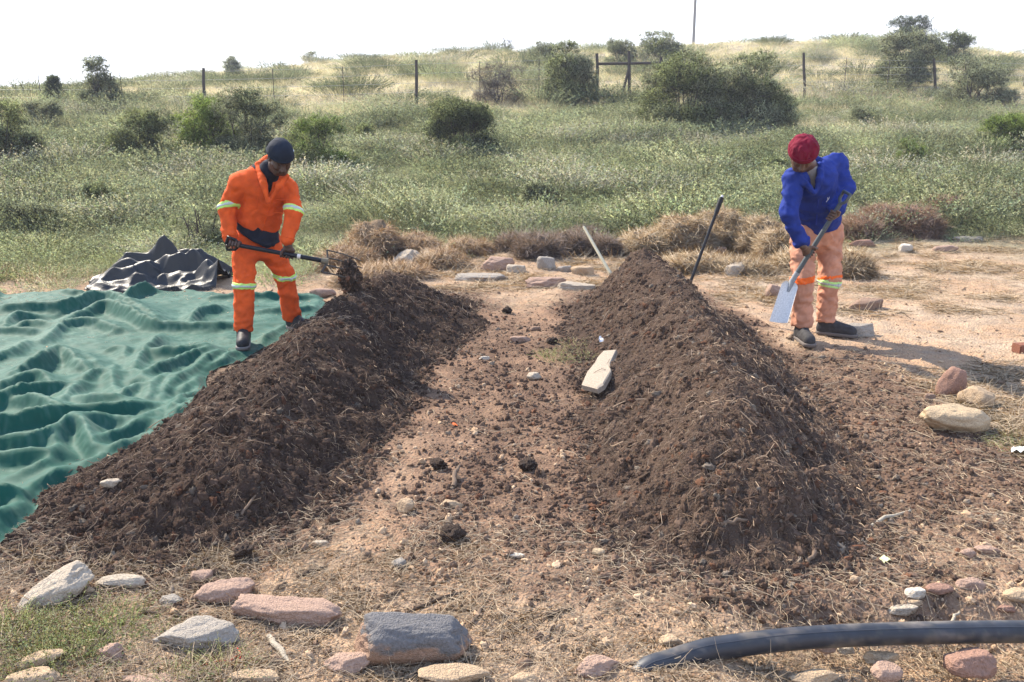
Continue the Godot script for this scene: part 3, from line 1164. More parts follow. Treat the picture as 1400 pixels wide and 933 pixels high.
	feet = [Vector2(ankR.x, ankR.z + 0.08), Vector2(ankL.x + 0.06, ankL.z + 0.06)]
	shoe(root, ankR + Vector3(0, 0, 0.0), Vector3(0.25, 0, 1), surf(ankR.x, ankR.z) + 0.028, black, sole)
	shoe(root, ankL + Vector3(0, 0, 0.0), Vector3(0.75, 0, 0.75), maxf(surf(ankL.x, ankL.z), surf(ankL.x + 0.1, ankL.z + 0.1)) + 0.02, black, sole)
	rebase(root, Vector3(ankR.x, 0, ankR.z))

# the point where a line along dir (from outside) meets a field
func onto(f: Field, p: Vector3, dir: Vector3) -> Vector3:
	var t := 0.35
	while t > -0.25:
		if f.sample(p + dir * t) < 0.004: return p + dir * t
		t -= 0.006
	return p

func build_right_man():
	var root := thing("person", "person in blue work jacket, faded orange trousers and maroon beanie holding a spade", "person")
	var fdir := Vector3(-0.12, -0.25, 0.96).normalized()
	var hipL := at(1099, 320, 6.90); var hipR := at(1135, 316, 7.02)
	var kneeL := at(1097, 384, 6.76); var kneeR := at(1134, 384, 6.94)
	var ankL := at(1096.5, 446, 6.76); var ankR := at(1129, 442, 6.95)
	var neck := at(1104, 226, 6.56); var chest := at(1113, 248, 6.66); var belly := at(1121, 298, 6.88)
	var shL := at(1082, 243, 6.52); var shR := at(1147, 223, 6.76)
	var elL := at(1079, 292, 6.47); var elR := at(1156, 258, 6.72)
	spade_a = at(1146, 284, 6.52); spade_b = at(1081, 388, 6.60)
	var sax := (spade_b - spade_a).normalized()
	var hR := spade_a.lerp(spade_b, 0.11); var hL := spade_a.lerp(spade_b, 0.58)
	var wrL := at(1096, 331, 6.50); var wrR := at(1143, 286, 6.62)
	var hc := at(1098, 212, 6.38)
	var look := Vector3(-0.16, -0.74, 0.65).normalized()
	var lo := Vector3(shL.x - 0.26, -0.02, -7.4)
	var hi := Vector3(elR.x + 0.2, 1.65, -6.05)
	var f := Field.new(lo, hi, 0.016)
	f.cap(neck, chest, 0.058, 0.07, 0.03)
	f.cap(chest, belly, 0.11, 0.11, 0.04, fdir, 1.3)
	f.cap(shL.lerp(shR, 0.1), shL.lerp(shR, 0.9), 0.035, 0.035, 0.04)
	f.cap(belly, hipR.lerp(hipL, 0.5), 0.11, 0.11, 0.04, fdir, 1.2)
	for q in [[shL, elL, wrL], [shR, elR, wrR]]:
		f.cap(q[0].lerp(q[1], 0.12), q[1], 0.040, 0.036, 0.03)
		f.cap(q[1], q[2], 0.038, 0.028, 0.02)
	for q in [[hipL, kneeL, ankL], [hipR, kneeR, ankR]]:
		f.cap(q[0], q[1], 0.075, 0.053, 0.04)
		f.cap(q[1], q[2], 0.052, 0.036, 0.03)
		f.cap(q[2], q[2] + Vector3(0.01, -0.045, 0.03), 0.034, 0.026, 0.02)
	f.cap(hc + Vector3(0, -0.02, -0.03), neck, 0.055, 0.06, 0.03)
	var fh := Field.new(hc - Vector3.ONE * 0.17, hc + Vector3.ONE * 0.17, 0.0045)
	head_into(fh, hc, look, Vector3(0.05, 1, 0.3))
	fh.cap(hc + Vector3(0.01, -0.03, -0.05), neck, 0.052, 0.06, 0.03)
	var f1 := Field.new(hR - Vector3.ONE * 0.13, hR + Vector3.ONE * 0.13, 0.0035)
	var wr2 := wrR + Vector3(-0.01, -0.03, 0.05)
	grip(f1, hR, sax, 0.018, wr2, -1.0)
	f1.cap(wrR, wr2, 0.029, 0.027, 0.01)
	var f2 := Field.new(hL - Vector3.ONE * 0.13, hL + Vector3.ONE * 0.13, 0.0035)
	var wl2 := wrL + Vector3(0.01, -0.03, 0.02)
	grip(f2, hL, sax, 0.017, wl2, 1.0)
	f2.cap(wrL, wl2, 0.029, 0.027, 0.01)
	put(net_mesh([f, fh, f1, f2]), "body", skin(0.115, 0.058, 0.038), root)
	# undershirt
	var s := Field.new(lo, hi, 0.014)
	s.cap(chest, belly, 0.135, 0.14, 0.03, fdir, 1.35)
	s.cap(chest + fdir * 0.015, neck + Vector3(0.01, -0.03, 0.0), 0.085, 0.062, 0.03)
	put(net_mesh([s], 0.008, Vector3(9, 9, 9), 3.0), "undershirt", cloth(0.26, 0.25, 0.245), root)
	# trousers: faded, brighter where the jacket kept the sun off
	var t := Field.new(lo, hi, 0.011)
	var hm := hipR.lerp(hipL, 0.5)
	t.cap(hm + Vector3(0.01, 0.14, 0.02), hm, 0.140, 0.152, 0.03, Vector3(0, 0, 1), 1.2)
	t.cap(hipL, kneeL, 0.102, 0.080, 0.05)
	t.cap(kneeL, ankL, 0.078, 0.075, 0.03)
	t.cap(hipR, kneeR, 0.100, 0.082, 0.05)
	t.cap(kneeR, ankR, 0.080, 0.072, 0.03)
	t.keep([[Vector3(0, 0.10, 0), Vector3(0, -1, 0)]])
	var tf := Vector3(9, 14, 9)
	put(net_mesh([t], 0.022, tf, 61.0), "trousers", cloth(0.55, 0.265, 0.170), root)
	var bright := cloth(0.92, 0.16, 0.028)
	var lime := cloth(0.55, 0.85, 0.30)
	var silver := mat(0.50, 0.52, 0.52, 0.4, "blotch", 9.0)
	band_on(root, t, kneeL, ankL, -0.03, 0.026, 0.14, 0.022, tf, 61.0, bright, null)
	band_on(root, t, kneeR, ankR, 0.05, 0.026, 0.14, 0.022, tf, 61.0, lime, silver, Vector3(-0.12, 0, 0))
	band_on(root, t, kneeR, hipR, 0.06, 0.010, 0.14, 0.022, tf, 61.0, bright, null, Vector3(-0.12, 0, 0))
	# waist panel, unfaded
	var w := Field.new(lo, hi, 0.014)
	w.cap(hm + Vector3(0.01, 0.15, 0.02), hm + Vector3(0.01, 0.075, 0), 0.148, 0.152, 0.03, Vector3(0, 0, 1), 1.16)
	w.keep([[hm + Vector3(0, 0.045, 0), Vector3(0.25, -1, 0).normalized()]])
	put(net_mesh([w], 0.014, tf, 61.0), "waistband", bright, root)
	# jacket
	var blue := cloth(0.020, 0.042, 0.245)
	var j := Field.new(lo, hi, 0.011)
	j.cap(chest, belly, 0.165, 0.158, 0.03, fdir, 1.28)
	j.cap(shL + Vector3(0.02, 0, 0), shR - Vector3(0.02, 0, 0), 0.070, 0.072, 0.06)
	j.cap(neck + Vector3(0.03, -0.01, -0.08), chest, 0.09, 0.13, 0.05)
	j.keep([[at(1118, 322, 6.8), Vector3(0.30, -1, 0.0).normalized()]])
	var apex := at(1114, 262, 6.5)
	var sd := fdir.cross(Vector3.UP).normalized()
	j.carve([[apex, (sd + Vector3(0, -0.42, 0)).normalized()], [apex, (-sd + Vector3(0, -0.28, 0)).normalized()], [chest + fdir * 0.01, -fdir]])
	j.cap(shL + Vector3(0.02, 0, 0), elL, 0.072, 0.064, 0.03)
	j.cap(elL, wrL, 0.064, 0.056, 0.03)
	j.cap(shR - Vector3(0.02, 0, 0), elR, 0.070, 0.062, 0.03)
	j.cap(elR, wrR, 0.062, 0.057, 0.03)
	# collar and lapels
	j.cap(at(1088, 232, 6.46), at(1100, 250, 6.44), 0.018, 0.024, 0.012)
	j.cap(at(1100, 250, 6.44), at(1113, 264, 6.47), 0.022, 0.014, 0.012)
	j.cap(at(1122, 225, 6.55), at(1121, 246, 6.47), 0.020, 0.026, 0.012)
	j.cap(at(1121, 246, 6.47), at(1115, 264, 6.48), 0.022, 0.013, 0.012)
	var jf := Vector3(6.5, 9, 6.5)
	var jo := put(net_mesh([j], 0.017, jf, 85.0), "jacket", blue, root)
	var seam := mat(0.018, 0.038, 0.27, 0.85)
	var on := []
	for i in 6: on.append(onto(j, at(1115.0 + 0.6 * i, 266.0 + 9.0 * i, 6.7), fdir))
	put(tube(on, [0.005, 0.005, 0.005, 0.005, 0.005, 0.005], 6), "front_seam", seam, jo)
	for cu in [[elL, wrL], [elR, wrR]]:
		put(net_mesh([j.band(cu[0].lerp(cu[1], 0.97), limb_dir(cu[0], cu[1]), 0.012, 0.12, 0.004)], 0.017, jf, 85.0), "cuff", blue, jo)
	# breast pocket with its small pale stitched mark
	var pc := []
	for q in [[1121, 256], [1140, 252], [1141, 274], [1122, 277], [1121, 256]]: pc.append(onto(j, at(q[0], q[1], 6.7), fdir))
	put(tube(pc, [0.003, 0.003, 0.003, 0.003, 0.003], 5), "pocket_seam", seam, jo)
	var white := mat(0.6, 0.62, 0.68, 0.7)
	for q in [[[1126.5, 270.5], [1129.5, 265.5], [1130.2, 262.5]], [[1127.6, 263.0], [1128.2, 266.5], [1129.2, 266.6]]]:
		var pts := []
		for a in q: pts.append(onto(j, at(a[0], a[1], 6.7), fdir) + fdir * 0.004)
		put(tube(pts, [0.0022, 0.0026, 0.0018], 5), "pocket_mark", white, jo)
	# beanie
	var rt := look.cross(Vector3.UP).normalized()
	var hu := rt.cross(look).normalized()
	var hb := Basis(rt, hu, look)
	var cf := Field.new(hc - Vector3.ONE * 0.21, hc + Vector3.ONE * 0.21, 0.006)
	cf.ell(hc + hb * Vector3(0, 0.034, -0.018), hb, Vector3(0.100, 0.113, 0.116), 0.01)
	cf.keep([[hc + hb * Vector3(0, 0.024, 0.06), hb * Vector3(0, -1, 0.05)]])
	var maroon := cloth(0.175, 0.008, 0.028)
	var co := put(net_mesh([cf], 0.012, Vector3(22, 14, 22), 2.0), "beanie", maroon, root)
	for k in 2:
		var rim := []
		var rr := []
		for i in 29:
			var a := TAU * i / 28.0
			rim.append(hc + hb * Vector3(cos(a) * 0.098, 0.030 + 0.02 * k, -0.018 + sin(a) * 0.114))
			rr.append(0.010)
		put(tube(rim, rr, 6, false), "beanie_cuff", maroon, co)
	var up := mat(0.055, 0.052, 0.055, 0.8, "blotch", 5.0)
	var sole := mat(0.13, 0.11, 0.10, 0.9)
	shoe(root, ankL, Vector3(0.0, 0, 1), surf(ankL.x, ankL.z) + 0.004, up, sole)
	shoe(root, ankR, Vector3(0.85, 0, 0.5), surf(ankR.x, ankR.z) + 0.004, up, sole)
	rebase(root, Vector3(ankL.x, 0, ankL.z))

# parts are built where they stand; this moves the root to the thing's base
func rebase(root: Node3D, base: Vector3):
	root.position = base
	for c in root.get_children():
		c.position -= base

# ---------------------------------------------------------------- green net
func px_line(a: Array, sx: float, oy: float) -> Array:
	var out := []
	for p in a: out.append([p[0] / sx, oy + p[1] / sx])
	return out

func build_tarp():
	var edge_px := [[-330, 392], [-120, 398], [0, 405], [60, 403], [130, 406], [200, 401], [240, 398], [300, 405], [360, 406], [400, 405], [440, 404], [444, 428], [402, 458], [345, 484], [292, 506], [274, 523], [288, 546], [270, 572], [236, 606], [200, 627], [150, 637], [100, 656], [52, 690], [45, 716], [0, 752], [-60, 790], [-330, 760], [-500, 560]]
	var poly := PackedVector2Array()
	for p in edge_px:
		var w := flat_px(p[0], p[1])
		poly.append(Vector2(w.x, w.z))
	# rounder outline
	var rp := PackedVector2Array()
	for i in poly.size():
		var a := poly[i]
		var b := poly[(i + 1) % poly.size()]
		for t in [0.2, 0.4, 0.6, 0.8]:
			var c := a.lerp(b, t)
			rp.append(c + 0.05 * Vector2(n_mid.get_noise_2d(c.x * 2.5, c.y * 2.5), n_mid.get_noise_2d(c.x * 2.5 + 30.0, c.y * 2.5)))
	poly = rp
	var lo := poly[0]
	var hi := poly[0]
	for p in poly:
		lo = Vector2(minf(lo.x, p.x), minf(lo.y, p.y))
		hi = Vector2(maxf(hi.x, p.x), maxf(hi.y, p.y))
	lo.x = maxf(lo.x, -5.6)
	var st := 0.016
	var nx := int((hi.x - lo.x) / st) + 3
	var nz := int((hi.y - lo.y) / st) + 3
	var h := PackedFloat32Array()
	h.resize(nx * nz)
	# folds, traced as lines over the ground: [points, width, height]
	var folds := []
	for q in [
		[[[40, 240], [250, 240], [450, 230], [600, 195], [720, 195], [850, 250], [1000, 320]], 0.15, 0.11],
		[[[380, 330], [550, 270], [680, 230], [800, 270], [960, 340], [1150, 350], [1400, 345]], 0.12, 0.085],
		[[[310, 410], [430, 330], [600, 320], [750, 350]], 0.10, 0.07],
		[[[960, 500], [1150, 505], [1400, 465]], 0.10, 0.075],
		[[[870, 600], [930, 500], [1010, 430], [990, 400]], 0.08, 0.06],
		[[[880, 690], [1100, 580], [1250, 520], [1400, 470]], 0.08, 0.07],
		[[[30, 720], [200, 630], [300, 580], [390, 520], [520, 600]], 0.12, 0.09],
		[[[0, 760], [230, 680], [330, 740]], 0.10, 0.07],
		[[[-200, 840], [0, 830], [250, 770], [450, 740]], 0.10, 0.08],
		[[[380, 870], [540, 710]], 0.07, 0.06],
		[[[90, 830], [250, 850], [440, 915]], 0.09, 0.07],
		[[[470, 820], [700, 850], [930, 850]], 0.09, 0.07],
		[[[550, 930], [800, 890], [940, 860]], 0.08, 0.07],
		[[[780, 800], [900, 740], [960, 760]], 0.07, 0.06],
		[[[550, 690], [640, 640], [760, 650]], 0.08, 0.06],
		[[[740, 580], [730, 660], [760, 790]], 0.06, 0.05],
		[[[1050, 790], [1110, 680], [1190, 650]], 0.06, 0.055],
		[[[960, 800], [1000, 720], [1100, 650]], 0.06, 0.06],
		[[[100, 350], [200, 320], [380, 340]], 0.09, 0.06],
		[[[-200, 370], [0, 370], [320, 380]], 0.09, 0.06],
		[[[30, 360], [100, 280], [220, 270]], 0.09, 0.07],
		[[[1210, 340], [1270, 270], [1400, 240]], 0.10, 0.07],
		[[[850, 620], [920, 680], [1000, 790]], 0.06, 0.05],
		[[[640, 600], [560, 540], [480, 520]], 0.07, 0.05],
		[[[690, 480], [800, 490], [810, 540]], 0.07, 0.05],
		[[[-150, 560], [60, 520], [180, 440]], 0.09, 0.05]]:
		folds.append([px_line(q[0], 4.667, 380.0), q[1], q[2]])
	for q in [
		[[[-200, 540], [0, 520], [250, 490], [490, 455]], 0.10, 0.085],
		[[[-200, 610], [0, 600], [150, 590], [290, 530], [490, 520]], 0.09, 0.09],
		[[[200, 590], [260, 530], [310, 610]], 0.07, 0.10],
		[[[-200, 650], [0, 640], [180, 640], [210, 600]], 0.07, 0.07],
		[[[80, 690], [160, 670], [210, 620]], 0.06, 0.06],
		[[[310, 590], [430, 550], [540, 480]], 0.07, 0.07],
		[[[540, 570], [545, 460]], 0.035, 0.05],
		[[[580, 530], [610, 440], [690, 400]], 0.07, 0.06],
		[[[-200, 800], [0, 780], [120, 760], [210, 690]], 0.08, 0.09],
		[[[600, 370], [680, 300], [760, 250]], 0.05, 0.06],
		[[[560, 400], [640, 330], [720, 260]], 0.05, 0.06],
		[[[620, 390], [700, 330], [790, 260], [880, 230]], 0.05, 0.06],
		[[[840, 250], [960, 180]], 0.05, 0.05],
		[[[-200, 230], [0, 60], [150, 55], [250, 70]], 0.10, 0.09],
		[[[430, 80], [520, 50], [590, 40]], 0.07, 0.13],
		[[[700, 90], [870, 85], [1080, 75]], 0.07, 0.06],
		[[[860, 140], [1000, 130], [1080, 110]], 0.07, 0.05],
		[[[-200, 900], [0, 860], [90, 800]], 0.07, 0.07]]:
		folds.append([px_line(q[0], 2.456, 380.0), q[1], q[2]])
	for f in folds:
		var pts := []
		for p in f[0]:
			var w := flat_px(p[0], p[1])
			pts.append(Vector2(w.x, w.z))
		# smooth the traced line
		var sm := []
		for i in pts.size() - 1:
			var p0: Vector2 = pts[maxi(i - 1, 0)]
			var p3: Vector2 = pts[mini(i + 2, pts.size() - 1)]
			for t in 5: sm.append(pts[i].cubic_interpolate(pts[i + 1], p0, p3, t / 5.0))
		sm.append(pts[-1])
		var wd: float = f[1] * 1.9
		var hh: float = f[2] * 1.62
		var total := float(sm.size() - 1)
		for s in sm.size() - 1:
			var a: Vector2 = sm[s]
			var b: Vector2 = sm[s + 1]
			var i0 := maxi(int((minf(a.x, b.x) - wd * 1.35 - lo.x) / st), 0)
			var i1 := mini(int((maxf(a.x, b.x) + wd * 1.35 - lo.x) / st) + 1, nx - 1)
			var j0 := maxi(int((minf(a.y, b.y) - wd * 1.35 - lo.y) / st), 0)
			var j1 := mini(int((maxf(a.y, b.y) + wd * 1.35 - lo.y) / st) + 1, nz - 1)
			var ba := b - a
			var inv := 1.0 / maxf(ba.length_squared(), 1e-8)
			var nr := Vector2(-ba.y, ba.x)
			if nr.dot(Vector2(0.5, 0.85)) < 0.0: nr = -nr
			for j in range(j0, j1 + 1):
				for i in range(i0, i1 + 1):
					var p := Vector2(lo.x + i * st, lo.y + j * st)
					var t := clampf((p - a).dot(ba) * inv, 0, 1)
					var off := p - a - ba * t
					var dist := off.length() / (wd * (1.3 if off.dot(nr) < 0.0 else 0.46))
					if dist >= 1.0: continue
					var u := (s + t) / total
					var tall := hh * (0.35 + 0.65 * sin(PI * clampf(0.12 + u * 0.76, 0, 1)))
					var q := 1.0 - dist
					var y := tall * pow(q, 2.0)
					var k := j * nx + i
					if y > h[k]: h[k] = y
	for pass_ in 5:
		var g := h.duplicate()
		for j in range(1, nz - 1):
			for i in range(1, nx - 1):
				var k := j * nx + i
				h[k] = g[k] * 0.4 + (g[k - 1] + g[k + 1] + g[k - nx] + g[k + nx]) * 0.15
	# coarse distance to the outline
	var v := PackedVector3Array()
	v.resize(nx * nz)
	var inside := PackedByteArray()
	inside.resize(nx * nz)
	var np := poly.size()
	for j in nz:
		for i in nx:
			var p := Vector2(lo.x + i * st, lo.y + j * st)
			var k := j * nx + i
			var best := 1e9
			var on := p
			for e in np:
				var a := poly[e]
				var ba := poly[(e + 1) % np] - a
				var t := clampf((p - a).dot(ba) / ba.length_squared(), 0, 1)
				var c := a + ba * t
				var dd := p.distance_squared_to(c)
				if dd < best:
					best = dd
					on = c
			best = sqrt(best)
			var ins := Geometry2D.is_point_in_polygon(p, poly)
			inside[k] = 1 if ins else 0
			if not ins:
				p = on
				best = 0.0
			var y := surf(p.x, p.y) + 0.012
			var wr := n_ridge.get_noise_2d(p.x * 1.5 + 20.0, p.y * 2.4 + p.x)
			var fine := n_mid.get_noise_2d(p.x * 7.0 + wr, p.y * 9.0)
			var hem := smoothstep(0.0, 0.05, best)
			for ft in feet: hem *= smoothstep(0.06, 0.26, p.distance_to(ft)) * 0.97 + 0.03
			var drape := smoothstep(0.0, 0.16 + 0.10 * n_mid.get_noise_2d(p.x * 3.0 + 3.0, p.y * 3.0), best)
			y += hem * (h[k] * (0.94 + 0.12 * fine) * (0.25 + 0.75 * drape) + 0.006 * (wr + 0.6) + 0.0015 * fine + 0.006 * n_fold.get_noise_2d(p.x * 3.0 + p.y * 1.5, p.y * 5.0 - p.x))
			# turned-up hem
			y += 0.022 * hem * (1.0 - smoothstep(0.05, 0.14, best)) * (0.5 + 0.9 * n_mid.get_noise_2d(p.x * 2.0, p.y * 2.0 + 8.0))
			v[k] = Vector3(p.x, y, p.y)
	var all := grid_index(nx, nz)
	var idx := PackedInt32Array()
	for t in range(0, all.size(), 6):
		if inside[all[t]] or inside[all[t + 1]] or inside[all[t + 2]] or inside[all[t + 5]]:
			for q in 6: idx.append(all[t + q])
	var m := StandardMaterial3D.new()
	m.vertex_color_use_as_albedo = true
	m.albedo_texture = tex.soft
	m.uv1_triplanar = true
	m.uv1_scale = Vector3.ONE * 1.3
	m.roughness = 0.70
	m.metallic_specular = 0.26
	m.rim_enabled = true
	m.rim = 0.08
	m.rim_tint = 0.3
	m.heightmap_enabled = true
	m.heightmap_texture = tex.fine
	m.heightmap_scale = 0.12
	m.backlight_enabled = true
	m.backlight = Color(0.01, 0.16, 0.10)
	var vc := PackedColorArray()
	for q in v:
		# pale dust trodden into the weave
		var du := clampf(0.9 * n_mid.get_noise_2d(q.x * 1.3 + 5.0, q.z * 1.6) + 0.8 * n_fine.get_noise_2d(q.x * 26.0, q.z * 26.0) + 0.12, 0, 1)
		vc.append(Color(0.004, 0.066, 0.045).lerp(Color(0.13, 0.21, 0.17), du * 0.36))
	var o := put(to_mesh(v, normals_of(v, idx), idx, vc), "shade_net", m)
	tag(o, "crumpled green shade net spread beside the left compost heap", "tarpaulin")
	print("net ", Time.get_ticks_msec())

func flat_px(px: float, py: float) -> Vector3:
	# meets the level earth, heaps left out
	var r := ray(px, py)
	return EYE + r * (EYE.y / -r.y)

# ---------------------------------------------------------------- black plastic
func build_plastic():
	var root := thing("plastic_sheet", "crumpled glossy black plastic sheeting heaped in the weeds behind the green net", "plastic sheet")
	var m := StandardMaterial3D.new()
	m.albedo_color = lin(Color(0.006, 0.0062, 0.0075))
	m.roughness = 0.5
	m.metallic_specular = 0.45
	m.heightmap_enabled = true
	m.heightmap_texture = tex.bump
	m.uv1_triplanar = true
	m.uv1_scale = Vector3.ONE * 2.0
	m.heightmap_scale = 0.25
	# creases traced from the photograph: [points, depth]; the sheet hangs down between them
	var creases := [
		[[[560, 250], [650, 190], [745, 135], [800, 210], [860, 310]], 9.45], [[[335, 265], [450, 285], [570, 320]], 9.42], [[[870, 310], [950, 258], [1030, 268], [1120, 320], [1210, 390]], 9.42],
		[[[250, 440], [370, 345], [530, 345], [650, 410]], 9.22], [[[720, 470], [790, 360], [900, 300]], 9.25], [[[630, 380], [760, 345], [850, 360]], 9.28],
		[[[130, 500], [230, 475], [330, 470], [420, 410]], 9.05], [[[400, 560], [450, 500], [520, 530]], 9.0], [[[700, 550], [850, 495], [960, 520]], 9.02], [[[800, 630], [880, 530]], 8.95],
		[[[1000, 590], [1080, 490], [1150, 395]], 9.05], [[[1080, 610], [1160, 500], [1260, 385]], 9.0], [[[940, 380], [960, 300], [1020, 270]], 9.3], [[[420, 420], [540, 350]], 9.1], [[[150, 600], [300, 590], [420, 600], [600, 600]], 8.92], [[[600, 620], [760, 610]], 8.92], [[[1010, 620], [1090, 600]], 8.9]]
	var x0 := at(130, 380, 9.2).x
	var x1 := at(312, 380, 9.2).x
	var st := 0.011
	var nx := int((x1 - x0) / st)
	var nz := int(0.95 / st)
	var h := PackedFloat32Array()
	h.resize(nx * nz)
	for cr in creases:
		var pts := []
		for q in cr[0]: pts.append(at(120.0 + q[0] / 7.0, 300.0 + q[1] / 7.0, cr[1]))
		for s in pts.size() - 1:
			var a: Vector3 = pts[s]
			var b: Vector3 = pts[s + 1]
			var a2 := Vector2(a.x, a.z)
			var ba := Vector2(b.x, b.z) - a2
			for j in nz:
				for i in nx:
					var p := Vector2(x0 + i * st, -9.65 + j * st)
					var t := clampf((p - a2).dot(ba) / maxf(ba.length_squared(), 1e-6), 0, 1)
					var off := p - a2 - ba * t
					var top: float = lerpf(a.y, b.y, t) * 0.95
					var dist := off.length() / (0.17 if off.y > 0.0 else 0.30)
					if dist >= 1.0: continue
					var y := top * pow(1.0 - dist, 1.55)
					if y > h[j * nx + i]: h[j * nx + i] = y
	for pass_ in 5:
		var g := h.duplicate()
		for j in range(1, nz - 1):
			for i in range(1, nx - 1):
				var k := j * nx + i
				if g[k] > 0.0: h[k] = g[k] * 0.3 + (g[k - 1] + g[k + 1] + g[k - nx] + g[k + nx]) * 0.175
	var v := PackedVector3Array()
	for j in nz:
		for i in nx:
			var x := x0 + i * st
			var z := -9.65 + j * st
			var y := h[j * nx + i]
			var rd := n_fold.get_noise_2d(x * 1.7 + z * 1.2, z * 2.4)
			if y > 0.0: y = maxf(y + 0.055 * (rd + 0.2), 0.01)
			else: y = -0.03
			v.append(Vector3(x + 0.35 * maxf(y - 0.1, 0) * n_mid.get_noise_2d(x * 2.0, 4.0), y + ground_h(x, z), z))
	var all := grid_index(nx, nz)
	var idx := PackedInt32Array()
	for t in range(0, all.size(), 3):
		if h[all[t]] > 0.0 or h[all[t + 1]] > 0.0 or h[all[t + 2]] > 0.0:
			for q in 3: idx.append(all[t + q])
	put(to_mesh(v, normals_of(v, idx), idx), "sheet", m, root)
	var bp := at(215, 392, 9.1)
	rebase(root, Vector3(bp.x, 0, bp.z))

# ---------------------------------------------------------------- stones
func stone_mat(tone: String) -> StandardMaterial3D:
	var c: Array = {"pink": [0.40, 0.27, 0.205], "pale": [0.46, 0.385, 0.30], "tan": [0.47, 0.34, 0.22], "grey": [0.36, 0.315, 0.265], "dark": [0.145, 0.13, 0.118], "brown": [0.30, 0.20, 0.145], "red": [0.33, 0.195, 0.145], "cream": [0.52, 0.39, 0.25], "white": [0.60, 0.53, 0.44], "brick": [0.27, 0.115, 0.075]}[tone]
	var key := "stone_" + tone
	if mats.has(key): return mats[key]
	var m := StandardMaterial3D.new()
	m.albedo_color = lin(Color(c[0], c[1], c[2]))
	m.albedo_texture = tex.grain
	m.uv1_triplanar = true
	m.uv1_scale = Vector3.ONE * 5.0
	m.roughness = 0.9
	m.metallic_specular = 0.25
	m.heightmap_enabled = true
	m.heightmap_texture = tex.bump
	m.heightmap_scale = 0.5
	mats[key] = m
	return m

func stone(sd: int, px: float, py: float, wpx: float, hpx: float, tone: String, label: String, called := "stone", group := "", cuts := 11, yaw := 0.0, roll := 0.0, deep := 0.0, flat := 0.0) -> MeshInstance3D:
	# px, py: middle of its foot; wpx, hpx: its size in the photo
	var p := gp(px, py)
	var t := (p - EYE).length()
	var w := wpx * 0.92 / FOCAL * t
	var look := (EYE.y - p.y) / t            # sine of the angle one looks down at
	var h := hpx * 0.92 / FOCAL * t
	var dz: float = minf(w * 0.7, maxf(h * 1.15, w * 0.38))
	var tall := maxf((h - dz * look * 0.55) * 1.2, h * 0.45)
	var big := wpx > 45.0
	var o := put(rock_mesh(sd, Vector3(w * 1.04, tall * 1.3, dz * 1.1), cuts, 0.045 if cuts > 9 else 0.014, 4 if big else 3, 0.075), called, stone_mat(tone))
	o.position = Vector3(p.x, p.y + tall * 0.30, p.z - dz * 0.38)
	o.position.y = surf(o.position.x, o.position.z) + tall * 0.30
	o.rotation = Vector3(0, yaw, roll)
	tag(o, label, "stone", group)
	return o

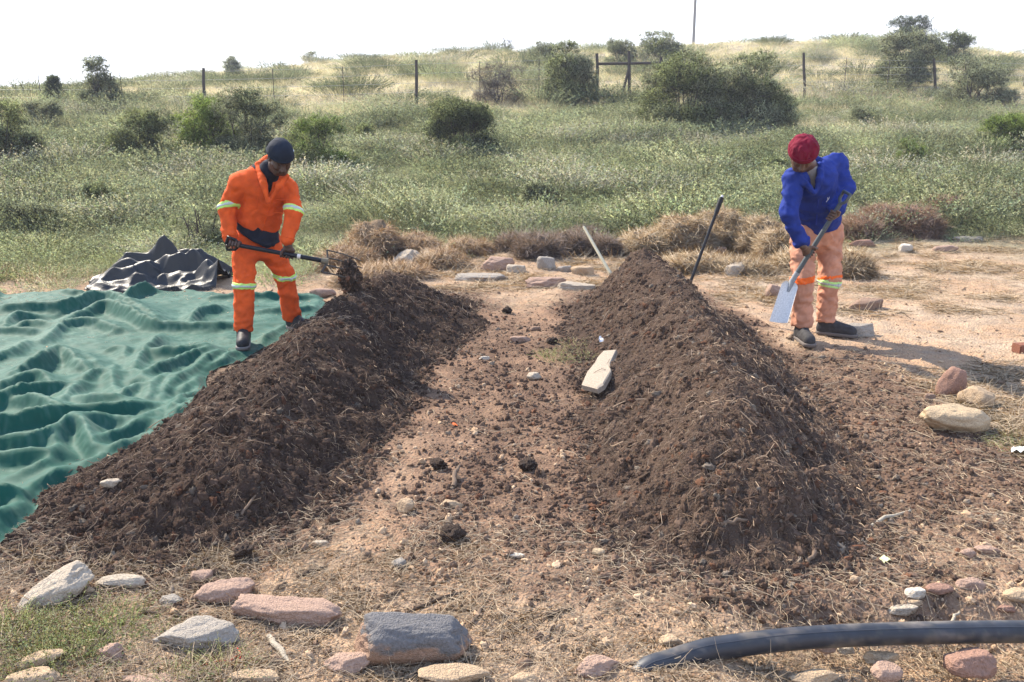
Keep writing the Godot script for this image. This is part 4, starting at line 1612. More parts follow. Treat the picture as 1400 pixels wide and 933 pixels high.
func build_rocks():
	var near := "stones edging the front of the compost yard"
	# foreground stones: [x, foot y, width, height, tone, label, cuts, yaw, roll]
	var list := [
		[66, 828, 92, 40, "pale", "pale elongated stone tilted up beside the front corner of the green net", 8, 0.75, 0.42],
		[162, 806, 62, 20, "pale", "low pale stone half sunk in dry roots next to the tilted pale stone", 12, 0.1, 0],
		[114, 814, 28, 13, "tan", "small tan stone wedged beside the low pale stone", 10, 0, 0],
		[303, 826, 78, 36, "pink", "smooth pinkish oblong stone behind the broken pink slab", 12, 0.3, 0.12],
		[384, 856, 140, 44, "pink", "long broken pink-brown slab with a ragged top", 6, -0.1, -0.06],
		[266, 888, 102, 42, "grey", "flat grey triangular slab lying in front of the pink slab", 5, 0.2, 0],
		[480, 921, 76, 32, "pink", "smooth pink stone leaning against the big dark block", 13, 0, 0.1],
		[618, 940, 104, 30, "tan", "rounded tan boulder half buried in front of the dark block", 14, 0, 0],
		[816, 926, 68, 29, "pink", "pinkish rounded stone by the end of the black pipe", 12, 0.2, 0.05],
		[718, 938, 40, 18, "tan", "small tan stone between the tan boulder and the pipe end", 12, 0, 0],
		[1115, 936, 64, 20, "tan", "rounded tan stone in dry grass below the black pipe", 13, 0, 0],
		[918, 884, 34, 17, "tan", "tan lump resting behind the buried end of the black pipe", 10, 0, 0],
		[150, 904, 30, 26, "pink", "upright pinkish stone standing in low green weeds", 9, 0, 0.3],
		[46, 916, 66, 22, "tan", "long tan stone lying behind bright green weeds", 11, 0.3, 0.1],
		[36, 944, 70, 28, "tan", "broad tan stone in the weeds by the red string", 12, 0, 0],
		[205, 940, 90, 16, "pink", "flat pink stone sunk in the ground before the grey slab", 12, 0, 0],
		[346, 936, 70, 18, "tan", "low sandy stone beside the pale thick stick", 11, 0, 0],
		[545, 776, 21, 14, "grey", "small squared grey stone alone on sandy ground", 6, 0.4, 0],
		[555, 702, 27, 23, "tan", "round tan stone at the foot of the dark compost heap", 13, 0, 0],
		[616, 696, 36, 15, "tan", "flat tan stone half buried on the path between the heaps", 13, 0, 0],
		[704, 764, 26, 9, "white", "small whitish stone on the path near the front", 8, 0, 0],
		[436, 747, 22, 9, "pale", "little pale chip on the toe of the dark compost heap", 8, 0, 0],
		[272, 796, 30, 18, "pink", "small pink stone behind the smooth pinkish oblong stone", 9, 0, 0],
		[232, 828, 32, 15, "grey", "small grey stone left of the smooth pinkish oblong stone", 11, 0, 0],
		[152, 672, 32, 13, "pale", "pale stone poking from the compost next to the net edge", 10, 0, 0],
		[731, 520, 23, 13, "pale", "pale rounded stone in the middle of the path", 11, 0, 0],
		[662, 492, 15, 6, "white", "tiny white flake at the inner foot of the dark heap", 8, 0, 0],
		[711, 468, 30, 9, "pink", "thin pink flake lying on the path", 9, 0.2, 0],
		[732, 453, 16, 8, "brown", "small brown stone behind the thin pink flake", 10, 0, 0],
		[1306, 543, 40, 44, "red", "reddish rounded stone propped upright against another stone", 12, 0.2, -0.35],
		[1340, 557, 44, 30, "tan", "tan oblong stone sloping beneath the propped red stone", 13, -0.5, -0.35],
		[1310, 593, 92, 40, "cream", "large cream loaf-shaped stone before the propped red stone", 12, -0.1, -0.08],
		[1273, 549, 15, 12, "brown", "pebble beside the propped red stone", 12, 0, 0],
		[1188, 424, 44, 18, "brown", "flat brown slab on the ground behind the right worker's shoes", 8, 0.15, 0.05],
		[1174, 462, 52, 21, "grey", "flat grey-brown slab touching the right worker's shoe", 8, 0.12, 0.05],
		[1334, 928, 62, 40, "red", "round reddish cobble in the trench under the black pipe", 14, 0, 0],
		[1208, 910, 48, 20, "tan", "tan stone at the edge of the trench under the pipe", 11, 0, 0],
		[1214, 932, 44, 26, "pink", "pink stone sunk in the trench wall under the pipe", 12, 0, 0],
		[1131, 893, 30, 14, "pink", "small pink stone tucked under the black pipe", 11, 0, 0],
		[1158, 894, 24, 12, "pale", "small pale stone tucked under the black pipe", 9, 0, 0],
		[1331, 808, 38, 17, "pink", "flat pinkish stone in the rubble behind the pipe", 12, 0, 0],
		[1287, 816, 36, 15, "red", "reddish flat stone in the rubble behind the pipe", 11, 0, 0],
		[1254, 820, 24, 15, "white", "whitish angular stone in the rubble behind the pipe", 7, 0, 0],
		[1236, 846, 40, 14, "pale", "layered pale stone just behind the pipe", 8, 0, 0],
		[1246, 832, 30, 9, "tan", "thin tan flake leaning on the layered pale stone", 7, 0, 0],
		[1396, 826, 36, 18, "tan", "tan stone in the rubble at the outer end of the pipe", 11, 0, 0],
		[1352, 760, 34, 14, "pink", "pinkish stone among dry grass right of the long heap", 11, 0, 0],
		[1326, 764, 22, 15, "pink", "small pink stone among dry grass right of the long heap", 11, 0, 0],
		[1376, 842, 26, 10, "red", "small reddish stone directly behind the pipe", 10, 0, 0],
		[818, 760, 20, 12, "cream", "cream pebble at the front toe of the long heap", 12, 0, 0],
		# behind the heaps
		[440, 408, 38, 15, "pink", "rounded pink stone behind the far corner of the green net", 13, 0, 0],
		[556, 368, 50, 28, "pale", "pale slab leaning on the straw heap behind the dark compost", 8, 0.5, 0.45],
		[655, 385, 84, 14, "grey", "long grey slab lying at the far end of the path", 8, 0.05, -0.03],
		[682, 371, 52, 24, "pink", "pair-like pink boulder resting behind the long grey slab", 9, 0, 0],
		[653, 350, 44, 14, "pink", "pink stone sunk in straw behind the pink boulder", 11, 0, 0],
		[706, 374, 30, 14, "pale", "pale block right of the pink boulder", 8, 0, 0],
		[748, 368, 27, 20, "grey", "grey pointed stone in front of the grey brush", 7, 0, 0],
		[772, 372, 20, 10, "grey", "small grey stone between the pointed stone and the tan block", 9, 0, 0],
		[796, 376, 34, 14, "tan", "tan block beside the leaning pale stake", 9, 0, 0],
		[748, 393, 64, 17, "pink", "flat pink slab overlapped by another at the end of the path", 9, 0.05, 0.03],
		[786, 397, 58, 12, "pale", "pale slab lying across the flat pink slab", 9, -0.05, -0.05],
		[1007, 377, 34, 20, "pale", "pale grey block at the foot of the right straw heap", 7, 0.3, 0],
		[985, 350, 22, 14, "brown", "brown stone half hidden in the right straw heap", 9, 0, 0],
		[1058, 409, 22, 22, "pink", "rounded pink stone behind the shiny spade blade", 13, 0, 0],
		[940, 369, 24, 12, "pale", "pale stone behind the black handle stuck in the heap", 9, 0, 0],
		[1182, 337, 36, 10, "red", "flat reddish stone behind the blue-jacketed worker", 11, 0, 0],
		[1190, 327, 24, 8, "pink", "small flat pink stone just behind the flat reddish stone", 11, 0, 0],
		[1240, 345, 18, 12, "white", "white crumpled lump by the brown brush heap", 9, 0, 0],
		[1297, 345, 34, 10, "pink", "flat pink stone at the edge of the weeds on the right", 8, 0.1, 0],
		[1328, 332, 46, 9, "grey", "long grey stone in the weeds right of the brown brush heap", 9, 0.1, 0],
		[1186, 213, 10, 8, "pale", "pale stone in a little pile among the hillside scrub", 9, 0, 0],
		[1194, 216, 11, 8, "pale", "pale stone in a little pile among the hillside scrub", 9, 0, 0],
		[1202, 213, 9, 7, "pale", "pale stone in a little pile among the hillside scrub", 9, 0, 0],
	]
	var k := 1
	for s in list:
		var group: String = near if s[1] > 730 else ("stones round the far end of the path" if s[1] < 420 and s[1] > 230 else "")
		if s[1] < 230: group = "pale stones piled in the scrub"
		stone(k, s[0], s[1], s[2], s[3], s[4], s[5], "stone", group, s[6], s[7], s[8])
		k += 1
	# big dark block with a brown underside
	var p := gp(566, 912)
	var t := (p - EYE).length()
	var w := 140.0 / FOCAL * t
	var bs := icosphere(4)
	var bv := PackedVector3Array()
	var bc := PackedColorArray()
	var pl := [[Vector3(0.05, 1, 0.1), 0.42], [Vector3(-0.1, 0.75, 0.65), 0.47], [Vector3(0.06, 0.1, 1), 0.50], [Vector3(0, -0.6, 0.8), 0.50], [Vector3(-1, 0.12, 0.15), 0.50], [Vector3(-0.75, 0.6, 0.3), 0.54], [Vector3(1, 0.35, 0.1), 0.47], [Vector3(0.8, -0.5, 0.2), 0.52], [Vector3(0, -1, 0), 0.5], [Vector3(0, 0.1, -1), 0.5], [Vector3(0.55, 0.8, 0.3), 0.50]]
	for d in bs[0]:
		var best := 1.0
		var second := 1.0
		for q in pl:
			var c: float = d.dot(q[0].normalized())
			if c > 0.05:
				var e: float = q[1] / c
				if e < best:
					second = best
					best = e
				elif e < second: second = e
		var hh := maxf(0.10 - (second - best), 0.0)
		best -= hh * hh * 1.6
		best += 0.035 * n_mid.get_noise_3d(d.x * 2.0, d.y * 4.0, d.z * 2.0) + 0.018 * n_ridge.get_noise_3d(d.x * 3.0, d.y * 5.0, d.z * 3.0)
		var at_: Vector3 = d * best
		bv.append(at_ * Vector3(w * 0.90, 0.150, 0.115))
		# brown rind below, blue-grey broken face above
		var rind := smoothstep(0.02, -0.10, at_.y - 0.10 + 0.30 * n_mid.get_noise_3d(d.x * 1.5 + 4.0, d.y * 1.5, d.z * 1.5) + 0.08 * n_fine.get_noise_3d(d.x * 9.0, d.y * 9.0, d.z * 9.0) + 0.05 * d.x)
		bc.append(Color(0.175, 0.168, 0.165).lerp(Color(0.33, 0.215, 0.15), rind))
	var dm := stone_mat("dark").duplicate()
	dm.albedo_color = Color.WHITE
	dm.vertex_color_use_as_albedo = true
	var o := put(to_mesh(bv, normals_of(bv, bs[1]), bs[1], bc), "stone", dm)
	o.position = Vector3(p.x, p.y + 0.060, p.z - 0.045)
	o.rotation = Vector3(0.03, 0.08, -0.08)
	tag(o, "big blue-grey block with a brown underside, largest stone at the front", "stone", near)
	# pale flat stone on the flank of the long heap
	var a := gp(812, 548)
	var b := gp(838, 497)
	var q := a.lerp(b, 0.5)
	var l := a.distance_to(b) * 1.08
	var fs := put(flat_stone(l, 0.165), "stone", stone_mat("pale"))
	var n := slope_normal(q.x, q.z)
	var fx := (b - a).normalized()
	n = (n + Vector3(0.1, 0.3, 0.9)).normalized()
	n = (n - fx * n.dot(fx)).normalized()
	fs.transform = Transform3D(Basis(fx, n, fx.cross(n)), q + n * 0.072)
	tag(fs, "pale flat broken slab lying on the flank of the long compost heap", "stone")
	# brick
	var bp := gp(1397, 482)
	var bm := BoxMesh.new()
	var br := thing("brick", "red-brown brick lying alone on the sandy ground", "brick", Vector3(bp.x + 0.05, surf(bp.x, bp.z), bp.z))
	var v := PackedVector3Array()
	var nn := PackedVector3Array()
	var idx := PackedInt32Array()
	chamfer_box(v, nn, idx, Vector3(0.21, 0.07, 0.10), 0.006)
	var bo := put(to_mesh(v, nn, idx), "brick_body", stone_mat("brick"), br)
	bo.position.y = 0.032
	bo.rotation.y = 0.12
	print("stones ", Time.get_ticks_msec())

func chamfer_box(v: PackedVector3Array, n: PackedVector3Array, idx: PackedInt32Array, size: Vector3, e: float):
	box_into(v, n, idx, Transform3D(), Vector3(size.x, size.y - 2 * e, size.z - 2 * e))
	box_into(v, n, idx, Transform3D(), Vector3(size.x - 2 * e, size.y, size.z - 2 * e))
	box_into(v, n, idx, Transform3D(), Vector3(size.x - 2 * e, size.y - 2 * e, size.z))

func flat_stone(l: float, w: float) -> ArrayMesh:
	# a slab with a traced outline: broad foot, notched shoulder, narrow head
	var outline := PackedVector2Array([Vector2(-0.50, 0.30), Vector2(-0.34, -0.46), Vector2(-0.02, -0.52), Vector2(0.20, -0.40), Vector2(0.36, -0.42), Vector2(0.52, -0.30), Vector2(0.50, 0.26), Vector2(0.12, 0.30), Vector2(-0.10, 0.52), Vector2(-0.42, 0.48)])
	var st := SurfaceTool.new()
	st.begin(Mesh.PRIMITIVE_TRIANGLES)
	st.set_smooth_group(-1)
	var m := outline.size()
	var P := func(i: int, y: float, s: float) -> Vector3:
		var o := outline[(i + m) % m] * s
		return Vector3(o.x * l, y + 0.004 * n_fine.get_noise_2d(o.x * 9.0, o.y * 9.0), o.y * w)
	for i in m:
		var quads := [[P.call(i, 0.012, 1.0), P.call(i + 1, 0.012, 1.0), P.call(i + 1, -0.02, 1.0), P.call(i, -0.02, 1.0)],
			[P.call(i, 0.018, 0.93), P.call(i + 1, 0.018, 0.93), P.call(i + 1, 0.012, 1.0), P.call(i, 0.012, 1.0)]]
		for q in quads:
			for t in [0, 2, 1, 0, 3, 2]: st.add_vertex(q[t])
		for t in [Vector3(0, 0.021, 0), P.call(i + 1, 0.018, 0.93), P.call(i, 0.018, 0.93)]: st.add_vertex(t)
	st.generate_normals()
	return st.commit()

# ---------------------------------------------------------------- tools
func build_tools():
	# fork
	var steel := mat(0.10, 0.085, 0.07, 0.5, "fine", 9.0)
	steel.metallic = 0.5
	var shaft := mat(0.022, 0.023, 0.028, 0.4, "grain", 6.0)
	var root := thing("garden_fork", "garden fork with black shaft, its tines loaded with a lump of compost", "garden fork")
	var a := fork_a
	var b := fork_b
	var ax := (b - a).normalized()
	put(tube([a - ax * 0.02, a + ax * 0.12, b], [0.016, 0.016, 0.017], 10), "shaft", shaft, root)
	put(tube([a + ax * 0.40, a + ax * 0.425], [0.0178, 0.0178], 10), "label_ring", mat(0.6, 0.55, 0.5, 0.6), root)
	# D grip
	var up := Vector3(0, 1, 0.3).normalized()
	up = (up - ax * up.dot(ax)).normalized()
	var g := a - ax * 0.02
	put(tube([g, g - ax * 0.03 + up * 0.04, g - ax * 0.085 + up * 0.052, g - ax * 0.095, g - ax * 0.085 - up * 0.052, g - ax * 0.03 - up * 0.04, g], [0.011, 0.011, 0.012, 0.013, 0.012, 0.011, 0.011], 8), "grip", shaft, root)
	var socket := put(tube([b - ax * 0.02, b + ax * 0.03], [0.022, 0.026], 10), "socket", mat(0.20, 0.17, 0.12, 0.7, "fine", 6.0), root)
	var across := Vector3(-0.10, 0.62, -0.55)
	across = (across - ax * across.dot(ax)).normalized()
	var nrm := ax.cross(across).normalized()
	if nrm.y > 0: nrm = -nrm
	var bar := []
	for i in 7:
		var u := i / 6.0 * 2.0 - 1.0
		bar.append(b + ax * (0.02 - 0.02 * u * u) + across * (u * 0.10))
	put(tube(bar, [0.007, 0.008, 0.009, 0.011, 0.009, 0.008, 0.007], 8), "crossbar", steel, root)
	for i in 4:
		var u: float = (i - 1.5) / 1.5
		var s := b + across * (u * 0.10) + ax * (0.0 if absf(u) > 0.9 else 0.015)
		var pts := []
		var rad := []
		for t in 7:
			var w := t / 6.0
			pts.append(s + ax * (w * 0.27) + nrm * (0.05 * w * w) + across * (-0.008 * u * w))
			rad.append(lerpf(0.0062, 0.0035, w))
		put(tube(pts, rad, 7), "tine", steel, root)
	rebase(root, a)
	# lump on the tines
	var lc := at(479, 380, 6.52)
	var lump := thing("compost_lump", "dark lump of compost hanging on the fork tines above the heap", "compost lump")
	var s := icosphere(4)
	var v: PackedVector3Array = s[0].duplicate()
	for i in v.size():
		var d := v[i]
		var rr := 1.0 + 0.35 * n_mid.get_noise_3d(d.x * 1.6, d.y * 1.6, d.z * 1.6) + 0.22 * n_ridge.get_noise_3d(d.x * 3.0, d.y * 3.0, d.z * 3.0)
		v[i] = lc + d * rr * Vector3(0.072, 0.118, 0.085) + Vector3(0.012 * -d.y, 0, 0)
	put(to_mesh(v, normals_of(v, s[1]), s[1]), "lump_body", mat(0.058, 0.039, 0.029, 0.95, "fine", 5.0, 1.0), lump)
	var r := RandomNumberGenerator.new()
	r.seed = 77
	var xf := []
	var cl := []
	for i in 420:
		var d := v[r.randi() % v.size()]
		var q := 0.008 * pow(r.randf(), -0.4)
		xf.append(Transform3D(Basis.from_euler(Vector3(r.randf() * 6, r.randf() * 6, r.randf() * 6)) * Basis.from_scale(Vector3.ONE * minf(q, 0.035)), d))
		cl.append(compost_tint(r))
	multi(clods[1], vmat(0.95, 0.15), xf, cl, "clods", lump)
	# spade
	var sroot := thing("spade", "spade with grey shaft and long shiny worn steel blade", "spade")
	a = spade_a
	b = spade_b
	ax = (b - a).normalized()
	var grey := mat(0.10, 0.115, 0.12, 0.45, "grain", 6.0)
	put(tube([a - ax * 0.03, a + ax * 0.2, b], [0.017, 0.018, 0.019], 10), "shaft", grey, sroot)
	var blade := StandardMaterial3D.new()
	blade.albedo_color = lin(Color(0.74, 0.72, 0.70))
	blade.metallic = 0.0
	blade.roughness = 0.5
	blade.albedo_texture = tex.grain
	blade.uv1_triplanar = true
	blade.uv1_scale = Vector3.ONE * 5.0
	var tip := at(1064, 443, 6.48)
	var bx := (tip - b)
	var bl := bx.length()
	bx = bx.normalized()
	var by := Vector3(1.0, 0.30, 0.15)
	by = (by - bx * by.dot(bx)).normalized()
	var bz := bx.cross(by).normalized()
	v = PackedVector3Array()
	var ni := 9
	var nj := 22
	for side in 2:
		for j in nj:
			var tt := j / (nj - 1.0)
			var hw := 0.060 * smoothstep(-0.12, 0.10, tt) * (1.0 + 0.10 * tt)
			for i in ni:
				var u := i / (ni - 1.0) * 2.0 - 1.0
				var ln := tt * bl * 1.0 - 0.012 * u * (1.0 if tt > 0.9 else 0.0)
				var dish := 0.020 * u * u + 0.012 * exp(-u * u * 14.0) * (1.0 - tt)
				v.append(b + bx * (ln - 0.01) + by * (u * hw) + bz * (dish - (0.003 if side == 1 else 0.0)))
	var idx := PackedInt32Array()
	for side in 2:
		for j in nj - 1:
			for i in ni - 1:
				var q := side * ni * nj + j * ni + i
				if side == 0: idx.append_array(PackedInt32Array([q, q + ni, q + 1, q + 1, q + ni, q + ni + 1]))
				else: idx.append_array(PackedInt32Array([q, q + 1, q + ni, q + 1, q + ni + 1, q + ni]))
	put(to_mesh(v, normals_of(v, idx), idx), "blade", blade, sroot)
	put(tube([b - ax * 0.10, b - ax * 0.02, b + bx * 0.07], [0.021, 0.022, 0.012], 10), "socket", mat(0.30, 0.31, 0.32, 0.5, "grain", 6.0), sroot)
	var ga := a - ax * 0.03
	var gs := Vector3(0.3, 0.1, 1.0)
	gs = (gs - ax * gs.dot(ax)).normalized()
	put(tube([ga, ga - ax * 0.03 + gs * 0.045, ga - ax * 0.09 + gs * 0.05, ga - ax * 0.09 - gs * 0.05, ga - ax * 0.03 - gs * 0.045, ga], [0.012, 0.012, 0.013, 0.013, 0.012, 0.012], 8), "grip", grey, sroot)
	rebase(sroot, tip)
	# black handle standing in the long heap
	var foot := at(944, 386, 7.55)
	var top := at(987, 270, 7.75)
	var hd := (top - foot).normalized()
	var hroot := thing("tool_handle", "black tool handle with a slim grip standing in the long compost heap", "tool handle")
	put(tube([foot - hd * 0.12, foot.lerp(top, 0.82)], [0.014, 0.0145], 10), "shaft", shaft, hroot)
	put(tube([foot.lerp(top, 0.80), foot.lerp(top, 0.83), foot.lerp(top, 0.97), top], [0.015, 0.021, 0.022, 0.017], 10), "grip", mat(0.018, 0.018, 0.02, 0.45, "grain", 6.0), hroot)
	put(tube([top - hd * 0.005, top + hd * 0.02], [0.014, 0.010], 8), "end_cap", mat(0.55, 0.55, 0.56, 0.5), hroot)
	rebase(hroot, foot)
	# pale stake
	foot = at(837, 378, 8.35)
	top = at(798, 310, 8.75)
	hd = (top - foot).normalized()
	var stake := put(tube(along(foot - hd * 0.2, top, 5, 0.02, 3.0), [0.0165, 0.016, 0.0155, 0.015, 0.014], 8), "wooden_stake", mat(0.62, 0.56, 0.40, 0.8, "grain", 5.0))
	tag(stake, "pale straight wooden stake leaning behind the long compost heap", "stake")
	# dark scrap behind the heap
	var sc := gp(868, 336)
	var o := put(rock_mesh(77, Vector3(0.17, 0.05, 0.06), 6, 0.04, 3, 0.02), "rubber_scrap", mat(0.02, 0.02, 0.022, 0.6))
	o.position = sc + Vector3(0, 0.012, 0)
	o.rotation.y = 0.15
	tag(o, "small black scrap lying on straw behind the long heap", "scrap")

# ---------------------------------------------------------------- pipe
func build_pipe():
	var m := StandardMaterial3D.new()
	m.albedo_color = lin(Color(0.030, 0.034, 0.045))
	m.roughness = 0.5
	m.metallic_specular = 0.45
	m.albedo_texture = tex.blotch
	m.uv1_triplanar = true
	m.uv1_scale = Vector3.ONE * 2.0
	var pts := []
	var rad := []
	for q in [[852, 913], [900, 900], [985, 886], [1110, 872], [1300, 865], [1520, 865], [1700, 872]]:
		var rr := ray(q[0], q[1])
		pts.append(EYE + rr * ((EYE.y - 0.03) / -rr.y))
	var c := Curve3D.new()
	for i in pts.size():
		var p: Vector3 = pts[i]
		p.y = 0.030 if i > 1 else [-0.05, 0.006][i]
		var tn: Vector3 = (pts[mini(i + 1, pts.size() - 1)] - pts[maxi(i - 1, 0)]) * 0.17
		c.add_point(p, -tn, tn)
	c.bake_interval = 0.012
	var bp := c.get_baked_points()
	var arr := []
	for p in bp:
		arr.append(p)
		rad.append(0.0365)
	var root := thing("water_pipe", "thick black plastic pipe lying along the front edge of the yard", "pipe")
	var pv := PackedVector3Array()
	var pn := PackedVector3Array()
	var pidx := PackedInt32Array()
	tube_into(pv, pn, pidx, arr, rad, 28)
	var pc := PackedColorArray()
	for q in pv:
		var du := clampf(n_mid.get_noise_3d(q.x * 5.0, q.y * 14.0, q.z * 9.0) * 1.6 + n_fine.get_noise_3d(q.x * 30.0, q.y * 40.0, q.z * 40.0) * 0.7 + 0.10, 0, 1)
		pc.append(Color(0.030, 0.034, 0.045).lerp(Color(0.20, 0.165, 0.13), du * 0.55))
	m.albedo_color = Color.WHITE
	m.vertex_color_use_as_albedo = true
	put(to_mesh(pv, pn, pidx, pc), "pipe_body", m, root)
	# dusty printed stripe
	var line := []
	var lr := []
	for p in bp:
		line.append(p + Vector3(0, 0.0300, 0.0205))
		lr.append(0.0018)
	put(tube(line, lr, 4), "stripe", mat(0.045, 0.05, 0.062, 0.5), root)
	rebase(root, pts[0])

# ---------------------------------------------------------------- straw and brush heaps
func strand_clump(sd: int, n: int, len: float, wid: float, curl: float, flat: float) -> ArrayMesh:
	# curved thin strands leaving a point in all directions
	var r := RandomNumberGenerator.new()
	r.seed = sd
	var v := PackedVector3Array()
	var nn := PackedVector3Array()
	var c := PackedColorArray()
	var idx := PackedInt32Array()
	for i in n:
		var dir := Vector3(r.randf_range(-1, 1), r.randf_range(-0.25, 1) * flat, r.randf_range(-1, 1)).normalized()
		var p := Vector3(r.randf_range(-1, 1), r.randf_range(-0.4, 0.4) * flat, r.randf_range(-1, 1)) * len * 0.45
		var l := len * r.randf_range(0.4, 1.0)
		var side := dir.cross(Vector3(r.randf_range(-1, 1), r.randf_range(-1, 1), r.randf_range(-1, 1))).normalized()
		var turn := side.cross(dir).normalized() * curl * r.randf_range(-1, 1) + Vector3(0, -0.25 * curl, 0)
		var tone := r.randf_range(0.65, 1.2)
		var base := v.size()
		for s in 4:
			var t := s / 3.0
			var q := p + dir * l * t + turn * l * t * t
			var w := wid * (1.0 - 0.6 * t)
			v.append(q - side * w)
			v.append(q + side * w)
			for e in 2:
				var sn := side.cross(dir)
				nn.append(((sn if sn.y > 0.0 else -sn) + Vector3(0, 0.4, 0)).normalized())
				c.append(Color(tone, tone, tone))
		for s in 3:
			var a := base + s * 2
			idx.append_array(PackedInt32Array([a, a + 1, a + 2, a + 1, a + 3, a + 2]))
	return to_mesh(v, nn, idx, c)

func straw_material() -> StandardMaterial3D:
	var m := vmat(0.75, 0.3)
	m.backlight_enabled = true
	m.backlight = Color(0.7, 0.6, 0.42)
	m.cull_mode = BaseMaterial3D.CULL_DISABLED
	return m

func brush_heap(called: String, label: String, category: String, lumps: Array, cols: Array, clump: ArrayMesh, count: int, body: Color, sd: int):
	# lumps: [px x, foot y px, half width m, depth m, height m]
	var root := thing(called, label, category)
	var r := RandomNumberGenerator.new()
	r.seed = sd
	var spots := []
	var v := PackedVector3Array()
	var idx := PackedInt32Array()
	for q in lumps:
		var p := flat_px(q[0], q[1]) if q[1] > 330.0 else gp(q[0], q[1])
		p.z -= q[3] * 0.5
		p.y = ground_h(p.x, p.z)
		var tall: float = q[4] * 1.22
		spots.append([p, q[2], q[3], tall])
		var s := icosphere(3)
		var base := v.size()
		for d in s[0]:
			var k: float = 0.80 + 0.28 * n_mid.get_noise_3d(d.x * 2.0 + p.x, d.y * 2.0, d.z * 2.0 + p.z) + 0.14 * n_fine.get_noise_3d(d.x * 7.0 + p.x, d.y * 7.0, d.z * 7.0)
			v.append(p + d * k * Vector3(q[2], tall, q[3] * 0.7))
		for i in s[1]: idx.append(base + i)
	var bm := mat(body.r, body.g, body.b, 0.95, "fine", 6.0, 2.0)
	put(to_mesh(v, normals_of(v, idx), idx), "heap_body", bm, root)
	var xf := []
	var cl := []
	for i in count:
		var sp: Array = spots[r.randi() % spots.size()]
		var d := Vector3(r.randf_range(-1, 1), r.randf_range(0.0, 1), r.randf_range(-1, 1)).normalized()
		var k: float = 0.80 + 0.28 * n_mid.get_noise_3d(d.x * 2.0 + sp[0].x, d.y * 2.0, d.z * 2.0 + sp[0].z)
		var p: Vector3 = sp[0] + d * k * Vector3(sp[1], sp[3], sp[2] * 0.7) * r.randf_range(0.84, 0.99)
		p.y = maxf(p.y, ground_h(p.x, p.z) + 0.01)
		var b := Basis.from_euler(Vector3(r.randf_range(-0.25, 0.25) + d.z * 0.2, r.randf() * TAU, r.randf_range(-0.25, 0.25) - d.x * 0.2)) * Basis.from_scale(Vector3.ONE * r.randf_range(0.5, 0.95))
		xf.append(Transform3D(b, p))
		var c: Color = cols[r.randi() % cols.size()]
		var g := r.randf_range(0.8, 1.15)
		cl.append(Color(c.r * g, c.g * g, c.b * g))
	multi(clump, straw_material(), xf, cl, "straw" if called == "straw_heap" else "twigs", root)
	var sp0: Vector3 = spots[0][0]
	rebase(root, sp0)

func build_straw_heaps():
	var hay := strand_clump(11, 60, 0.17, 0.0024, 1.3, 0.22)
	var twig := strand_clump(12, 60, 0.22, 0.0022, 0.8, 0.6)
	var straw := [Color(0.62, 0.48, 0.35), Color(0.52, 0.39, 0.28), Color(0.72, 0.59, 0.45), Color(0.40, 0.28, 0.20)]
	brush_heap("straw_heap", "matted straw heap behind the dark compost and the fork", "straw heap", [[505, 362, 0.42, 0.6, 0.47], [470, 372, 0.40, 0.6, 0.24], [560, 360, 0.42, 0.6, 0.30], [600, 368, 0.34, 0.5, 0.20], [535, 385, 0.5, 0.4, 0.13], [640, 350, 0.34, 0.4, 0.15], [490, 392, 0.28, 0.4, 0.12]], straw, hay, 3000, Color(0.38, 0.27, 0.17), 5)
	brush_heap("straw_heap", "taller pale straw heap behind the long compost heap and the blue-jacketed worker", "straw heap", [[940, 352, 0.5, 0.7, 0.44], [995, 345, 0.42, 0.6, 0.48], [1045, 350, 0.42, 0.6, 0.44], [890, 352, 0.42, 0.6, 0.26], [1075, 358, 0.36, 0.5, 0.34], [960, 372, 0.55, 0.5, 0.16], [1020, 375, 0.4, 0.4, 0.12], [1110, 372, 0.4, 0.5, 0.20], [1165, 382, 0.28, 0.4, 0.24]], [Color(0.70, 0.57, 0.41), Color(0.58, 0.46, 0.32), Color(0.80, 0.68, 0.51), Color(0.46, 0.34, 0.23)], hay, 4200, Color(0.40, 0.29, 0.18), 6)
	brush_heap("brush_heap", "grey tangle of dry twigs behind the end of the path", "brush heap", [[735, 358, 0.32, 0.4, 0.25], [775, 352, 0.36, 0.4, 0.24], [705, 348, 0.26, 0.4, 0.18], [822, 352, 0.30, 0.4, 0.22], [800, 340, 0.3, 0.4, 0.2]], [Color(0.30, 0.255, 0.235), Color(0.36, 0.29, 0.25), Color(0.23, 0.19, 0.18)], twig, 900, Color(0.14, 0.11, 0.10), 7)
	brush_heap("brush_heap", "reddish-brown dry brush heaped at the edge of the weeds", "brush heap", [[1215, 332, 0.45, 0.6, 0.36], [1260, 326, 0.45, 0.6, 0.40], [1180, 330, 0.34, 0.5, 0.28], [1300, 312, 0.42, 0.6, 0.38]], [Color(0.46, 0.33, 0.27), Color(0.36, 0.245, 0.19), Color(0.54, 0.41, 0.33)], twig, 1300, Color(0.22, 0.145, 0.11), 8)
	brush_heap("brush_heap", "small brown brush heap with rubbish at the field edge", "brush heap", [[1396, 300, 0.34, 0.5, 0.30]], [Color(0.32, 0.21, 0.15), Color(0.25, 0.16, 0.12)], twig, 280, Color(0.13, 0.09, 0.065), 9)
	print("straw ", Time.get_ticks_msec())

